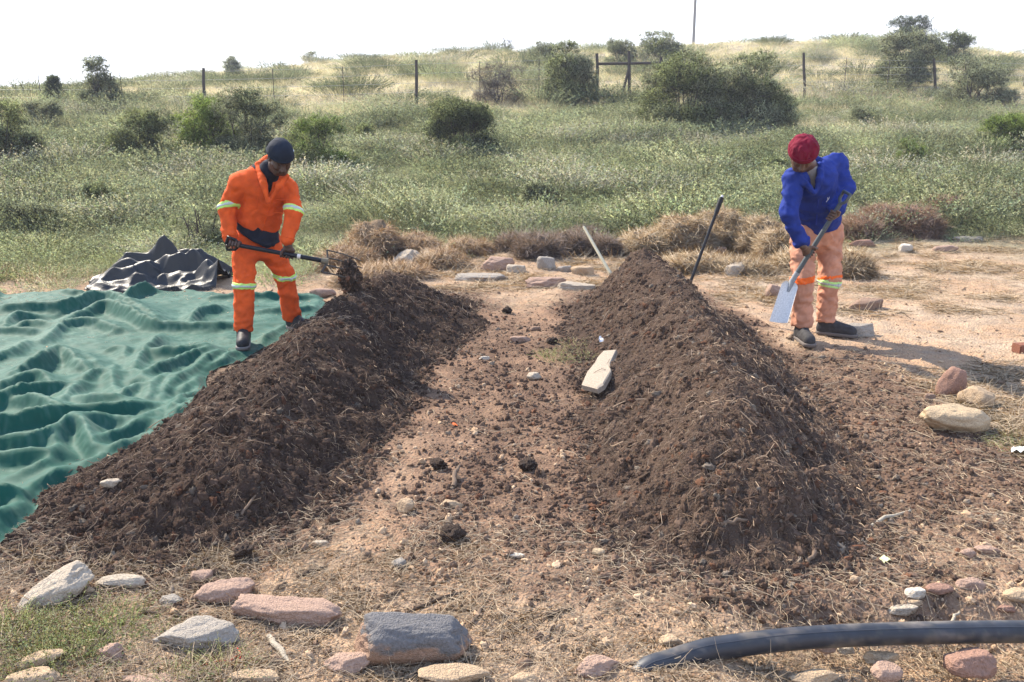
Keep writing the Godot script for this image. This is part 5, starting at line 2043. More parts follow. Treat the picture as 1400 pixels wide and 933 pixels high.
# ---------------------------------------------------------------- bushes
func sprig(sd: int, leaves: int, leaf: float, wide: float, spread: float, upward: float) -> ArrayMesh:
	# a short branching twig set with small leaves, about one unit across
	var r := RandomNumberGenerator.new()
	r.seed = sd
	var v := PackedVector3Array()
	var nn := PackedVector3Array()
	var c := PackedColorArray()
	var idx := PackedInt32Array()
	var arms := []
	for i in 7:
		var d := Vector3(r.randf_range(-1, 1) * spread, r.randf_range(0.1, 1) * upward, r.randf_range(-1, 1) * spread).normalized()
		arms.append(d)
		var b := v.size()
		var s := d.cross(Vector3(r.randf_range(-1, 1), r.randf_range(-1, 1), r.randf_range(-1, 1))).normalized() * 0.011
		for q in [Vector3.ZERO - s, Vector3.ZERO + s, d * 0.55]:
			v.append(q)
			nn.append(s.cross(d).normalized())
			c.append(Color(0.75, 0.60, 0.55))
		idx.append_array(PackedInt32Array([b, b + 1, b + 2]))
	for i in leaves:
		var d: Vector3 = arms[r.randi() % arms.size()]
		var p := d * r.randf_range(0.12, 0.56) + Vector3(r.randf_range(-1, 1), r.randf_range(-1, 1), r.randf_range(-1, 1)) * 0.09
		var o := (d * 0.6 + Vector3(r.randf_range(-1, 1), r.randf_range(-0.4, 1), r.randf_range(-1, 1)).normalized()).normalized()
		var s := o.cross(Vector3(r.randf_range(-1, 1), r.randf_range(-1, 1), r.randf_range(-1, 1))).normalized()
		var l := leaf * r.randf_range(0.6, 1.2)
		var w := l * wide
		var n := s.cross(o).normalized()
		if n.y < 0: n = -n
		var tone := r.randf_range(0.7, 1.25)
		var b := v.size()
		for q in [p, p + o * l * 0.5 + s * w, p + o * l, p + o * l * 0.5 - s * w]:
			v.append(q)
			nn.append(n)
			c.append(Color(tone, tone, tone * r.randf_range(0.85, 1.05)))
		idx.append_array(PackedInt32Array([b, b + 1, b + 2, b, b + 2, b + 3]))
	return to_mesh(v, nn, idx, c)

func leaf_material(b := 0.95) -> StandardMaterial3D:
	var m := vmat(0.85, 0.12)
	m.cull_mode = BaseMaterial3D.CULL_DISABLED
	m.backlight_enabled = true
	m.backlight = Color(b, b, b * 0.9)
	return m

var sprigs := []
var leaf_m: StandardMaterial3D
func bush(called: String, label: String, category: String, group: String, px: float, foot: float, wpx: float, hpx: float, cols: Array, n: int, size: float, sd: int, kind := 0, bark := Color(0.10, 0.08, 0.07), dist := 0.0):
	var p := gp(px, foot) if dist <= 0.0 else at(px, foot, dist)
	if dist > 0.0: p.y = ground_h(p.x, p.z)
	var t := (p - EYE).length()
	var w := wpx / FOCAL * t
	var h := hpx / FOCAL * t
	var root := thing(called, label, category, p, group)
	var r := RandomNumberGenerator.new()
	r.seed = sd
	# lobes of the crown
	var lobes := []
	var nl := 9
	for i in nl:
		var a := TAU * i / nl + r.randf_range(-0.4, 0.4)
		var rad := r.randf_range(0.15, 0.36) * w
		lobes.append([Vector3(cos(a) * rad, h * r.randf_range(0.18, 0.78), sin(a) * rad * 0.8), Vector3(w * r.randf_range(0.15, 0.24), h * r.randf_range(0.16, 0.27), w * r.randf_range(0.15, 0.22))])
	for i in 5:
		var a := TAU * i / 5.0 + r.randf_range(-0.5, 0.5)
		lobes.append([Vector3(cos(a) * 0.32 * w, h * 0.17, sin(a) * 0.30 * w), Vector3(w * 0.18, h * 0.17, w * 0.18)])
	lobes.append([Vector3(r.randf_range(-0.1, 0.1) * w, h * 0.80, 0), Vector3(w * 0.22, h * 0.20, w * 0.2)])
	if kind == 2:   # narrow cone
		lobes = []
		for i in 6: lobes.append([Vector3(0, h * (0.12 + 0.15 * i), 0), Vector3(w * (0.46 - 0.065 * i), h * 0.13, w * (0.46 - 0.065 * i))])
	# stems
	var v := PackedVector3Array()
	var nn := PackedVector3Array()
	var idx := PackedInt32Array()
	var stems := 0
	for l in lobes:
		var b := Vector3(r.randf_range(-0.08, 0.08) * w, -0.05, r.randf_range(-0.06, 0.06) * w)
		var e: Vector3 = l[0] + Vector3(0, l[1].y * 0.4, 0)
		var m := b.lerp(e, 0.5) + Vector3(r.randf_range(-0.05, 0.05) * w, -0.05 * h, r.randf_range(-0.05, 0.05) * w)
		var br := maxf(0.008 * w, 0.012)
		tube_into(v, nn, idx, [b, b.lerp(m, 0.6) + Vector3(0.02 * w, 0, 0), m, e], [br * 1.6, br * 1.2, br, br * 0.35], 5, false)
		for q in 5:
			var s := m.lerp(e, r.randf_range(0.0, 0.9))
			var o := s + Vector3(r.randf_range(-1, 1) * l[1].x, r.randf_range(0.0, 1.1) * l[1].y, r.randf_range(-1, 1) * l[1].z) * 1.15
			tube_into(v, nn, idx, [s, s.lerp(o, 0.5) + Vector3(0, 0.03 * h, 0), o], [br * 0.5, br * 0.35, br * 0.15], 4, false)
			if kind == 1:
				for z in 7:
					var s2 := s.lerp(o, r.randf_range(0.2, 1.0))
					var o2 := s2 + Vector3(r.randf_range(-1, 1), r.randf_range(-0.2, 1), r.randf_range(-1, 1)).normalized() * w * r.randf_range(0.05, 0.16)
					tube_into(v, nn, idx, [s2, o2], [br * 0.26, br * 0.10], 3, false)
		stems += 1
	put(to_mesh(v, nn, idx), "trunk" if category == "tree" else "stems", mat(bark.r, bark.g, bark.b, 0.9, "fine", 3.0), root)
	if n == 0: return
	var xf := []
	var cl := []
	for i in int(n * 2.1):
		var l: Array = lobes[r.randi() % lobes.size()]
		var d := Vector3(r.randf_range(-1, 1), r.randf_range(-0.75, 1), r.randf_range(-1, 1))
		d = d.normalized() * pow(r.randf(), 0.4)
		var q: Vector3 = l[0] + d * l[1] * 1.08
		if n_mid.get_noise_3d((p.x + q.x) * 1.5, q.y * 1.5, (p.z + q.z) * 1.5) < -0.24: continue
		if q.y < 0.02 * h: q.y = 0.02 * h + r.randf() * 0.1
		var s := size * r.randf_range(0.5, 1.1)
		var out := (q - Vector3(0, h * 0.35, 0)).normalized()
		var b := Basis.from_euler(Vector3(r.randf_range(-0.4, 0.4) + out.z * 0.7, r.randf() * TAU, r.randf_range(-0.4, 0.4) - out.x * 0.7))
		xf.append(Transform3D(b * Basis.from_scale(Vector3.ONE * s), q))
		var c: Color = cols[(lobes.find(l) * 7 + (r.randi() % 2)) % cols.size()]
		var g := r.randf_range(0.85, 1.15)
		cl.append(Color(c.r * g, c.g * g, c.b * g))
	multi(sprigs[1 if kind == 1 else 0], leaf_m, xf, cl, "crown", root)

func build_bushes():
	leaf_m = leaf_material()
	sprigs = [sprig(31, 64, 0.13, 0.20, 1.0, 1.0), sprig(32, 26, 0.10, 0.16, 1.0, 1.0)]
	var grey := [Color(0.36, 0.39, 0.26), Color(0.29, 0.325, 0.215), Color(0.43, 0.45, 0.32)]
	var olive := [Color(0.29, 0.335, 0.165), Color(0.36, 0.40, 0.20), Color(0.23, 0.27, 0.135)]
	var green := [Color(0.28, 0.38, 0.10), Color(0.35, 0.45, 0.13), Color(0.21, 0.30, 0.09)]
	var dark := [Color(0.12, 0.15, 0.095), Color(0.155, 0.185, 0.11)]
	var lilac := [Color(0.42, 0.39, 0.40), Color(0.34, 0.31, 0.31)]
	var G := "bushes scattered over the hillside"
	bush("bush", "big grey-green thorn bush just right of the fence gate", "bush", G, 932, 181, 124, 100, grey + olive, 1500, 0.34, 1)
	bush("bush", "big rounded thorn bush next to the one by the fence gate", "bush", G, 1016, 181, 132, 97, olive + grey, 1500, 0.34, 2)
	bush("bush", "tall dense olive bush touching the left gate post", "bush", G, 778, 146, 84, 82, grey + olive, 1100, 0.36, 3)
	bush("bush", "broad dark green bush alone in the meadow below the fence", "bush", G, 630, 216, 108, 76, olive + dark, 1100, 0.27, 4)
	bush("bush", "bright green bush up the slope behind the orange worker", "bush", G, 288, 222, 84, 80, green, 620, 0.26, 5)
	bush("bush", "dark grey thorny bush up the slope behind the orange worker", "bush", G, 340, 226, 100, 94, grey + dark, 900, 0.27, 6)
	bush("bush", "dark green bush with pale dead twigs left of the bright green one", "bush", G, 192, 226, 92, 66, dark + olive, 800, 0.25, 7)
	bush("bush", "dark bush at the left end of the meadow", "bush", G, 16, 230, 84, 76, dark + olive, 800, 0.27, 8)
	bush("tree", "small dark conical evergreen on the slope", "tree", "", 77, 152, 36, 38, dark, 380, 0.30, 9, 2)
	bush("bush", "grey bush below the conical evergreen", "bush", G, 60, 182, 50, 36, grey, 300, 0.3, 10)
	bush("tree", "small grey-green tree with upswept branches on the slope", "tree", "", 143, 152, 54, 64, grey + dark, 380, 0.36, 11)
	bush("bush", "light green bush right behind the orange worker's shoulder", "bush", G, 436, 240, 116, 74, green + olive, 900, 0.24, 12)
	bush("bush", "grey-green bush below the dark ridge-top tree", "bush", G, 1238, 120, 82, 66, grey, 800, 0.42, 13)
	bush("tree", "dark rounded tree on top of the ridge", "tree", "", 1243, 66, 64, 38, dark, 420, 0.5, 14, 0, Color(0.06, 0.05, 0.045))
	bush("bush", "dark green bush right of the dark ridge-top tree", "bush", G, 1300, 92, 56, 40, dark + olive, 380, 0.42, 15)
	bush("bush", "pale grey sprawling bush by the rightmost fence post", "bush", G, 1330, 147, 94, 58, grey, 620, 0.36, 16)
	bush("bush", "leafy bright green bush at the right end of the meadow", "bush", G, 1380, 208, 84, 46, green, 600, 0.24, 17)
	bush("bush", "small bright green bush beside the pale stone pile", "bush", G, 1236, 236, 50, 40, green + olive, 380, 0.2, 18)
	bush("bush", "bush on the ridge behind the fence gate", "bush", G, 905, 86, 66, 38, grey + olive, 420, 0.45, 19)
	bush("bush", "low bush on the ridge left of the tall olive bush", "bush", G, 742, 92, 56, 30, grey, 260, 0.4, 20)
	bush("bush", "tiny bush on the skyline above the orange worker", "bush", G, 319, 104, 24, 22, grey, 120, 0.4, 21)
	bush("bush", "leafless lilac-grey thorn bush below the ridge", "bush", G, 680, 145, 72, 56, lilac, 520, 0.34, 22, 1, Color(0.12, 0.10, 0.10))
	bush("tree", "bare spindly tree on the skyline above the lilac-grey bush", "tree", "", 694, 72, 26, 26, lilac, 0, 0.3, 23, 1, Color(0.16, 0.14, 0.13))
	bush("tree", "bare wind-bent tree on the skyline beside the dark ridge-top tree", "tree", "", 1312, 64, 30, 26, lilac, 0, 0.3, 24, 1, Color(0.16, 0.14, 0.13))
	bush("bush", "grey bush behind the gate brace", "bush", G, 848, 92, 46, 34, grey, 260, 0.4, 25)
	bush("bush", "tiny bush on the skyline left of the tall pole", "bush", G, 424, 84, 24, 12, grey, 70, 0.4, 26)
	bush("bush", "round greenish bush below the lilac-grey thorn bush", "bush", G, 500, 200, 40, 26, olive, 220, 0.26, 27)
	bush("bush", "grey twiggy bush right of the blue-jacketed worker", "bush", G, 1168, 300, 30, 34, grey, 160, 0.15, 28)
	bush("bush", "dark weedy shrub behind the black plastic sheeting", "bush", G, 278, 345, 66, 66, grey + olive, 420, 0.16, 29)
	bush("bush", "dark weedy shrub on the left slope above the plastic sheeting", "bush", G, 150, 300, 70, 44, dark + olive, 420, 0.2, 30)
	bush("bush", "grey shrub at the left edge of the meadow", "bush", G, 40, 320, 80, 40, grey, 420, 0.2, 31)
	bush("bush", "grey shrub in mid meadow above the path", "bush", G, 735, 286, 60, 36, grey, 320, 0.2, 32)
	bush("bush", "dusty shrub above the leaning stake", "bush", G, 850, 262, 56, 28, grey + olive, 300, 0.2, 33)
	bush("bush", "dusty shrub left of the maroon beanie", "bush", G, 1052, 246, 44, 28, olive, 240, 0.2, 34)
	bush("bush", "rounded shrub among grass by the right fence posts", "bush", G, 1180, 176, 50, 26, grey, 240, 0.28, 35)
	print("bushes ", Time.get_ticks_msec())

# ---------------------------------------------------------------- fence, pole
func build_fence():
	var wood := mat(0.075, 0.062, 0.055, 0.9, "grain", 3.0, 0.5)
	var root := thing("wire_fence", "wire fence with dark posts and a braced gate frame across the hillside", "fence")
	var tops := []
	var posts := [[-60, 96, 152], [279, 93, 150], [570, 82, 154], [817, 73, 139], [861, 70, 142], [905, 76, 140], [1100, 72, 139], [1278, 80, 141], [1470, 84, 142]]
	var dist := [31.0, 31.0, 30.0, 33.0, 33.0, 33.0, 34.0, 34.5, 35.0]
	var feet := []
	for i in posts.size():
		var q: Array = posts[i]
		var p := at(q[0], q[2], dist[i])
		p.y = ground_h(p.x, p.z) - 0.1
		var top := at(q[0] - 1, q[1], dist[i])
		feet.append(p)
		tops.append(top)
		var r := 0.062 if i > 2 and i < 6 else 0.055
		put(tube(along(p, top, 4, 0.05, i * 2.0), [r, r * 0.95, r * 0.95, r * 0.85], 7), "post", wood, root)
	put(tube([tops[3].lerp(feet[3], 0.2) , tops[4].lerp(feet[4], 0.22), tops[5].lerp(feet[5], 0.14)], [0.05, 0.05, 0.05], 7), "rail", wood, root)
	put(tube([tops[4].lerp(feet[4], 0.3), at(848, 139, 33.0)], [0.05, 0.05], 7), "brace", wood, root)
	var wire := mat(0.32, 0.32, 0.32, 0.5)
	for k in 5:
		for i in posts.size() - 1:
			if i in [3, 4]: continue
			var a: Vector3 = tops[i].lerp(feet[i], 0.08 + 0.18 * k)
			var b: Vector3 = tops[i + 1].lerp(feet[i + 1], 0.08 + 0.18 * k)
			put(tube([a, a.lerp(b, 0.5) - Vector3(0, 0.03, 0), b], [0.004, 0.004, 0.004], 4, false), "wire", wire, root)
	# thin droppers that hold the wires apart
	for i in posts.size() - 1:
		if i in [3, 4]: continue
		for t in [0.33, 0.66]:
			var a: Vector3 = tops[i].lerp(tops[i + 1], t) - Vector3(0, 0.12, 0)
			var g := ground_h(a.x, a.z) + 0.15
			put(tube([Vector3(a.x, g, a.z), a], [0.014, 0.012], 5), "dropper", wood, root)
	rebase(root, feet[3])
	var pd := 63.0
	var p := at(948, 60, pd)
	p.y = ground_h(p.x, p.z) - 0.3
	var pole := thing("utility_pole", "tall thin grey pole standing on the ridge", "pole")
	put(tube([p, p + Vector3(0, 4.0, 0), p + Vector3(0, 8.6, 0)], [0.11, 0.095, 0.075], 10), "pole_shaft", mat(0.30, 0.29, 0.28, 0.7, "grain", 2.0), pole)
	put(tube([p + Vector3(0, 8.6, 0), p + Vector3(0.0, 9.1, 0)], [0.04, 0.03], 8), "pole_tip", mat(0.35, 0.35, 0.36, 0.5), pole)
	rebase(pole, p)

# ---------------------------------------------------------------- scrub and grass
func tuft(sd: int, blades: int, h: float, spread: float, wid: float, leafy: int, leaf: float, low := 0.25) -> ArrayMesh:
	var r := RandomNumberGenerator.new()
	r.seed = sd
	var v := PackedVector3Array()
	var nn := PackedVector3Array()
	var c := PackedColorArray()
	var idx := PackedInt32Array()
	for i in blades:
		var a := r.randf() * TAU
		var rad := sqrt(r.randf())
		var b := Vector3(cos(a), 0, sin(a)) * rad * spread * 0.45
		var l := h * r.randf_range(0.55, 1.05) * (1.0 - 0.35 * rad)
		var lean := Vector3(cos(a), 0, sin(a)) * rad * spread * r.randf_range(0.3, 0.75) + Vector3(r.randf_range(-1, 1), 0, r.randf_range(-1, 1)) * spread * 0.12
		var sa := r.randf() * TAU
		var s := Vector3(cos(sa), 0, sin(sa)) * wid
		var m := b + lean * 0.4 + Vector3(0, l * 0.6, 0)
		var e := b + lean + Vector3(0, l, 0)
		var n := (Vector3(lean.x, 0.35 * h, lean.z) + Vector3(0, 0.2, 0)).normalized()
		var tone := r.randf_range(0.8, 1.18)
		var warm := r.randf_range(0.85, 1.15)
		var k := v.size()
		for q in [b - s, b + s, m - s * 0.8, m + s * 0.8, e]:
			v.append(q)
			nn.append(n)
			c.append(Color(tone * warm, tone, tone * 0.9) if leafy == 0 else Color(tone * 0.9, tone * 0.82, tone * 0.72))
		idx.append_array(PackedInt32Array([k, k + 1, k + 2, k + 1, k + 3, k + 2, k + 2, k + 3, k + 4]))
		for j in leafy:
			var t := r.randf_range(low, 1.0)
			var p := b.lerp(m, t / 0.6) if t < 0.6 else m.lerp(e, (t - 0.6) / 0.4)
			var o := Vector3(r.randf_range(-1, 1), r.randf_range(-0.1, 1), r.randf_range(-1, 1)).normalized() * leaf * r.randf_range(0.6, 1.2)
			var w := o.cross(Vector3(r.randf_range(-1, 1), r.randf_range(-1, 1), r.randf_range(-1, 1))).normalized() * leaf * 0.22
			var ln := w.cross(o).normalized()
			if ln.y < 0: ln = -ln
			ln = (ln + n).normalized()
			var z := v.size()
			var tn := tone * r.randf_range(0.9, 1.1)
			for q in [p - w, p + w, p + o]:
				v.append(q)
				nn.append(ln)
				c.append(Color(tn * warm, tn, tn * 0.9))
			idx.append_array(PackedInt32Array([z, z + 1, z + 2]))
	return to_mesh(v, nn, idx, c)

func scrub_share(x: float, d: float) -> float:
	# where the weeds begin behind the yard
	var edge := 11.6
	if x < -2.6: edge = 8.75
	elif x < -1.6: edge = lerpf(8.75, 11.6, (x + 2.6))
	elif x > 3.0: edge = 12.4
	elif x > 1.0: edge = lerpf(11.8, 12.4, (x - 1.0) / 2.0)
	return smoothstep(edge - 0.3, edge + 0.5, d + 0.9 * n_mid.get_noise_2d(x * 0.9, d * 0.9))

func in_plastic(x: float, d: float) -> bool:
	return x > -4.6 and x < -2.65 and d > 8.4 and d < 9.8

func build_scrub():
	var kinds := [
		tuft(41, 40, 0.32, 0.55, 0.0015, 18, 0.022),    # bushy weeds
		tuft(42, 50, 0.27, 0.60, 0.0015, 14, 0.018),   # fine grey shrublets
		tuft(43, 46, 0.34, 0.50, 0.0030, 0, 0.0),     # dry grass
		tuft(44, 50, 0.20, 0.55, 0.0015, 14, 0.023),     # low spreading green
		tuft(45, 190, 0.50, 0.90, 0.0020, 14, 0.028, 0.55),    # rounded shrublets
	]
	var m := leaf_material(1.0)
	var r := RandomNumberGenerator.new()
	r.seed = 91
	var xf := [[], [], [], [], []]
	var cl := [[], [], [], [], []]
	var put_one := func(x: float, z: float, k: int, s: float, c: Color):
		var y := ground_h(x, z) - 0.02
		var b := Basis.from_euler(Vector3(r.randf_range(-0.12, 0.12), r.randf() * TAU, r.randf_range(-0.12, 0.12)))
		xf[k].append(Transform3D(b * Basis.from_scale(Vector3(s * r.randf_range(0.85, 1.2), s * r.randf_range(0.8, 1.2), s * r.randf_range(0.85, 1.2))), Vector3(x, y, z)))
		var g := r.randf_range(0.82, 1.18)
		cl[k].append(Color(c.r * g, c.g * g, c.b * g))
	# bands of distance: [from, to, count, half width per metre]
	for band in [[8.6, 13.0, 3000], [13.0, 20.0, 6500], [20.0, 32.0, 11000], [32.0, 50.0, 9000], [50.0, 72.0, 7500]]:
		for i in band[2]:
			var d: float = sqrt(lerpf(band[0] * band[0], band[1] * band[1], r.randf()))
			var x := r.randf_range(-1, 1) * (0.72 * d + 1.5)
			if r.randf() > scrub_share(x, d) or in_plastic(x, d): continue
			var z := -d
			var many := (0.12 if d < 28.0 else 0.034) * (1.0 + 1.6 * n_mid.get_noise_2d(x * 0.23 + 70.0, z * 0.23))
			if r.randf() < many and d > 10.5:
				var mc: Color = [Color(0.34, 0.37, 0.245), Color(0.50, 0.52, 0.37), Color(0.25, 0.28, 0.18), Color(0.48, 0.52, 0.34), Color(0.54, 0.52, 0.45), Color(0.40, 0.43, 0.30)][r.randi() % 6]
				if r.randf() < 0.2 or (d > 30.0 and r.randf() < 0.45): mc = Color(0.20, 0.225, 0.14)
				put_one.call(x, z, 4, r.randf_range(0.5, 1.45) * (1.0 if d < 30.0 else 1.3) * (0.7 if d < 13.0 else 1.0), mc)
				continue
			var patch := n_big.get_noise_2d(x * 0.16 + 11.0, z * 0.16)
			var p2 := n_mid.get_noise_2d(x * 0.55, z * 0.55 + 5.0)
			var dry := smoothstep(23.0, 31.0, d + 9.0 * patch + (5.0 if x < -8.0 else 0.0))
			if d > 19.0 and d < 30.0 and x < -6.0: dry = maxf(dry, smoothstep(0.15, 0.4, patch + 0.2))
			if r.randf() < dry * 0.94:
				var c := Color(0.72, 0.62, 0.46).lerp(Color(0.82, 0.73, 0.57), r.randf())
				if r.randf() < 0.18: c = Color(0.52, 0.46, 0.28)
				put_one.call(x, z, 2, r.randf_range(0.6, 1.25), c)
				continue
			var c := Color(0.41, 0.45, 0.30).lerp(Color(0.56, 0.59, 0.41), clampf(0.5 + 1.1 * p2, 0, 1))
			var pick := r.randf() + 0.6 * p2
			var k := 0
			if pick < 0.25:
				k = 1
				c = Color(0.66, 0.66, 0.53).lerp(Color(0.52, 0.53, 0.41), r.randf())
			elif pick > 0.85:
				k = 3
				c = Color(0.41, 0.50, 0.27).lerp(Color(0.53, 0.60, 0.35), r.randf())
			if patch < -0.25 and r.randf() < 0.5: c = Color(0.23, 0.26, 0.14)
			if r.randf() < 0.06: c = Color(0.36, 0.29, 0.21)
			put_one.call(x, z, k, r.randf_range(0.6, 1.25) * (1.0 + 0.6 * p2) * (0.7 if d < 12.0 else 0.62) * (1.5 if d > 32.0 else 1.0), c)
	var names := ["scrub", "shrublets", "dry_grass", "ground_cover", "low_shrubs"]
	var labels := ["leafy grey-green weeds covering the meadow behind the yard", "fine grey shrublets spread through the meadow", "pale dry grass covering the upper hillside", "low bright green plants spreading between the weeds", "rounded low shrubs dotted all over the meadow and hillside"]
	var cats := ["weeds", "shrublets", "grass", "ground cover", "shrubs"]
	for k in 5:
		var o := multi(kinds[k], m, xf[k], cl[k], names[k])
		tag(o, labels[k], cats[k], "", "stuff")
	print("scrub ", xf[0].size() + xf[1].size() + xf[2].size() + xf[3].size() + xf[4].size(), " ", Time.get_ticks_msec())

# ---------------------------------------------------------------- litter on the earth
func build_litter():
	var r := RandomNumberGenerator.new()
	r.seed = 303
	var clod_m := vmat(0.95, 0.15)
	var fibre_m := vmat(0.8, 0.25)
	# crumbs of earth and compost, and grit
	var xf := [[], [], [], [], []]
	var cl := [[], [], [], [], []]
	var n := 0
	while n < 42000:
		var d := 1.95 + 9.0 * pow(r.randf(), 1.9)
		var x := r.randf_range(-1, 1) * (0.62 * d + 0.3)
		if scrub_share(x, d) > 0.5: continue
		var z := -d
		var c := compost_share(x, d)
		var inheap := false
		for hp in heaps:
			if heap_q(hp, x, d)[0] < 0.95: inheap = true
		if inheap: continue
		if r.randf() > 0.30 + c: continue
		var s := (0.0035 + 0.002 * c) * pow(r.randf(), -0.5)
		if s > 0.03: continue
		var w := r.randi() % 5
		xf[w].append(Transform3D(Basis.from_euler(Vector3(r.randf() * 6, r.randf() * 6, r.randf() * 6)) * Basis.from_scale(Vector3(s * 1.4, s, s * 1.2)), Vector3(x, ground_h(x, z) + s * 0.2, z)))
		var col := compost_tint(r)
		if r.randf() > c * 1.3:
			col = Color(0.34, 0.225, 0.14).lerp(Color(0.42, 0.31, 0.21), r.randf())
			if r.randf() < 0.45: col = Color(0.17, 0.115, 0.08)
		cl[w].append(col)
		n += 1
	var names := ["earth_crumbs", "earth_crumbs", "earth_crumbs", "gravel", "gravel"]
	for w in 5:
		var o := multi(clods[w], clod_m, xf[w], cl[w], names[w])
		tag(o, "crumbs of earth and compost scattered over the yard" if w < 3 else "fine gravel strewn over the sandy yard", "earth" if w < 3 else "gravel", "", "stuff")
	# straw and rootlets lying about
	xf = [[], [], [], [], [], []]
	cl = [[], [], [], [], [], []]
	n = 0
	while n < 44000:
		var d := 1.95 + 10.5 * pow(r.randf(), 1.6)
		var x := r.randf_range(-1, 1) * (0.62 * d + 0.3)
		var sc := scrub_share(x, d)
		if sc > 0.6: continue
		var z := -d
		var inheap := false
		for hp in heaps:
			if heap_q(hp, x, d)[0] < 0.95: inheap = true
		if inheap: continue
		var dens := 0.22 + 0.5 * n_mid.get_noise_2d(x * 1.3 + 60.0, z * 1.3)
		if d < 3.6: dens += 0.55
		if d < 3.3 and x < -0.7: dens += 0.4
		if x > 2.0: dens += 0.30
		if d > 8.0: dens += 0.45
		if absf(x) < 0.6 and d > 3.4 and d < 8.0: dens *= 0.45
		if r.randf() > dens: continue
		var len := 0.02 + 0.13 * pow(r.randf(), 2.4) + (0.05 if d > 8.0 else 0.0)
		var w := r.randi() % 6
		var nn := slope_normal(x, z)
		xf[w].append(lying(Vector3(x, ground_h(x, z) + 0.006 + 0.01 * r.randf(), z), nn, r.randf() * TAU, Vector3(len, r.randf_range(0.10, 0.26) * (0.6 + len * 4.0), len), r.randf_range(-0.12, 0.12)))
		var g := r.randf()
		var col := Color(0.24, 0.175, 0.12).lerp(Color(0.58, 0.47, 0.33), g)
		cl[w].append(col)
		n += 1
	for w in 6:
		var o := multi(fibres[w], fibre_m, xf[w], cl[w], "straw_litter")
		tag(o, "bits of straw and root strewn over the yard floor", "straw", "", "stuff")
	# flattened straw mats at the back right
	var hay := strand_clump(55, 30, 0.22, 0.0020, 0.5, 0.12)
	var hx := []
	var hcol := []
	n = 0
	while n < 900:
		var d := r.randf_range(7.6, 12.6)
		var x := r.randf_range(-1.2, 0.62 * d)
		if scrub_share(x, d) > 0.6: continue
		if x < 2.0 and d < 8.6: continue
		if n_mid.get_noise_2d(x * 0.9 + 4.0, d * 0.9) < -0.02 + (0.15 if x > 4.0 and d < 10.0 else 0.0): continue
		hx.append(Transform3D(Basis.from_euler(Vector3(0, r.randf() * TAU, 0)) * Basis.from_scale(Vector3.ONE * r.randf_range(0.6, 1.2)), Vector3(x, ground_h(x, -d) + 0.012, -d)))
		var g := r.randf_range(0.75, 1.1)
		hcol.append(Color(0.50 * g, 0.39 * g, 0.26 * g))
		n += 1
	var front := 0
	while front < 620:
		var d := r.randf_range(2.0, 3.2)
		var x := r.randf_range(-2.2, -0.2) if r.randf() < 0.55 else r.randf_range(-0.2, 2.3)
		if x > 0 and d > 2.75: continue
		hx.append(Transform3D(Basis.from_euler(Vector3(0, r.randf() * TAU, 0)) * Basis.from_scale(Vector3(0.55, 0.5, 0.55) * r.randf_range(0.6, 1.2)), Vector3(x, ground_h(x, -d) + 0.01, -d)))
		var g := r.randf_range(0.5, 1.0)
		hcol.append(Color(0.44 * g, 0.34 * g, 0.23 * g))
		front += 1
	for i in 260:
		var d := r.randf_range(3.6, 6.0)
		var x := r.randf_range(2.6, 0.62 * d + 0.2) if 0.62 * d + 0.2 > 2.6 else 2.7
		hx.append(Transform3D(Basis.from_euler(Vector3(0, r.randf() * TAU, 0)) * Basis.from_scale(Vector3.ONE * r.randf_range(0.5, 0.9)), Vector3(x, ground_h(x, -d) + 0.012, -d)))
		var g := r.randf_range(0.6, 1.0)
		hcol.append(Color(0.48 * g, 0.38 * g, 0.26 * g))
	var ho := multi(hay, straw_material(), hx, hcol, "straw_mat")
	tag(ho, "thin mat of trampled straw over the sandy ground", "straw", "", "stuff")
	# green weeds near the front left and on the path
	var weed := tuft(61, 30, 0.085, 0.20, 0.0010, 9, 0.009)
	var wx := []
	var wc := []
	for q in [[120, 870, 55, 13], [80, 905, 45, 14], [60, 850, 40, 6], [200, 860, 40, 4], [30, 870, 30, 8], [778, 484, 26, 7], [745, 492, 16, 3], [270, 918, 40, 5], [1395, 610, 30, 5]]:
		for i in q[3]:
			var p := gp(q[0] + r.randf_range(-1, 1) * q[2], q[1] + r.randf_range(-0.5, 0.5) * q[2])
			wx.append(Transform3D(Basis.from_euler(Vector3(0, r.randf() * TAU, 0)) * Basis.from_scale(Vector3.ONE * r.randf_range(0.5, 1.1)), p))
			wc.append(Color(0.24, 0.30, 0.13).lerp(Color(0.36, 0.36, 0.22), r.randf()))
	var wo := multi(weed, leaf_material(0.8), wx, wc, "ground_weeds")
	tag(wo, "small green weeds sprouting between stones and on the path", "weeds", "", "stuff")
	# sticks: [x, y, x, y, thickness px, tone]
	var tones := {"d": [0.10, 0.068, 0.048], "m": [0.22, 0.155, 0.11], "p": [0.50, 0.43, 0.33], "r": [0.22, 0.095, 0.05]}
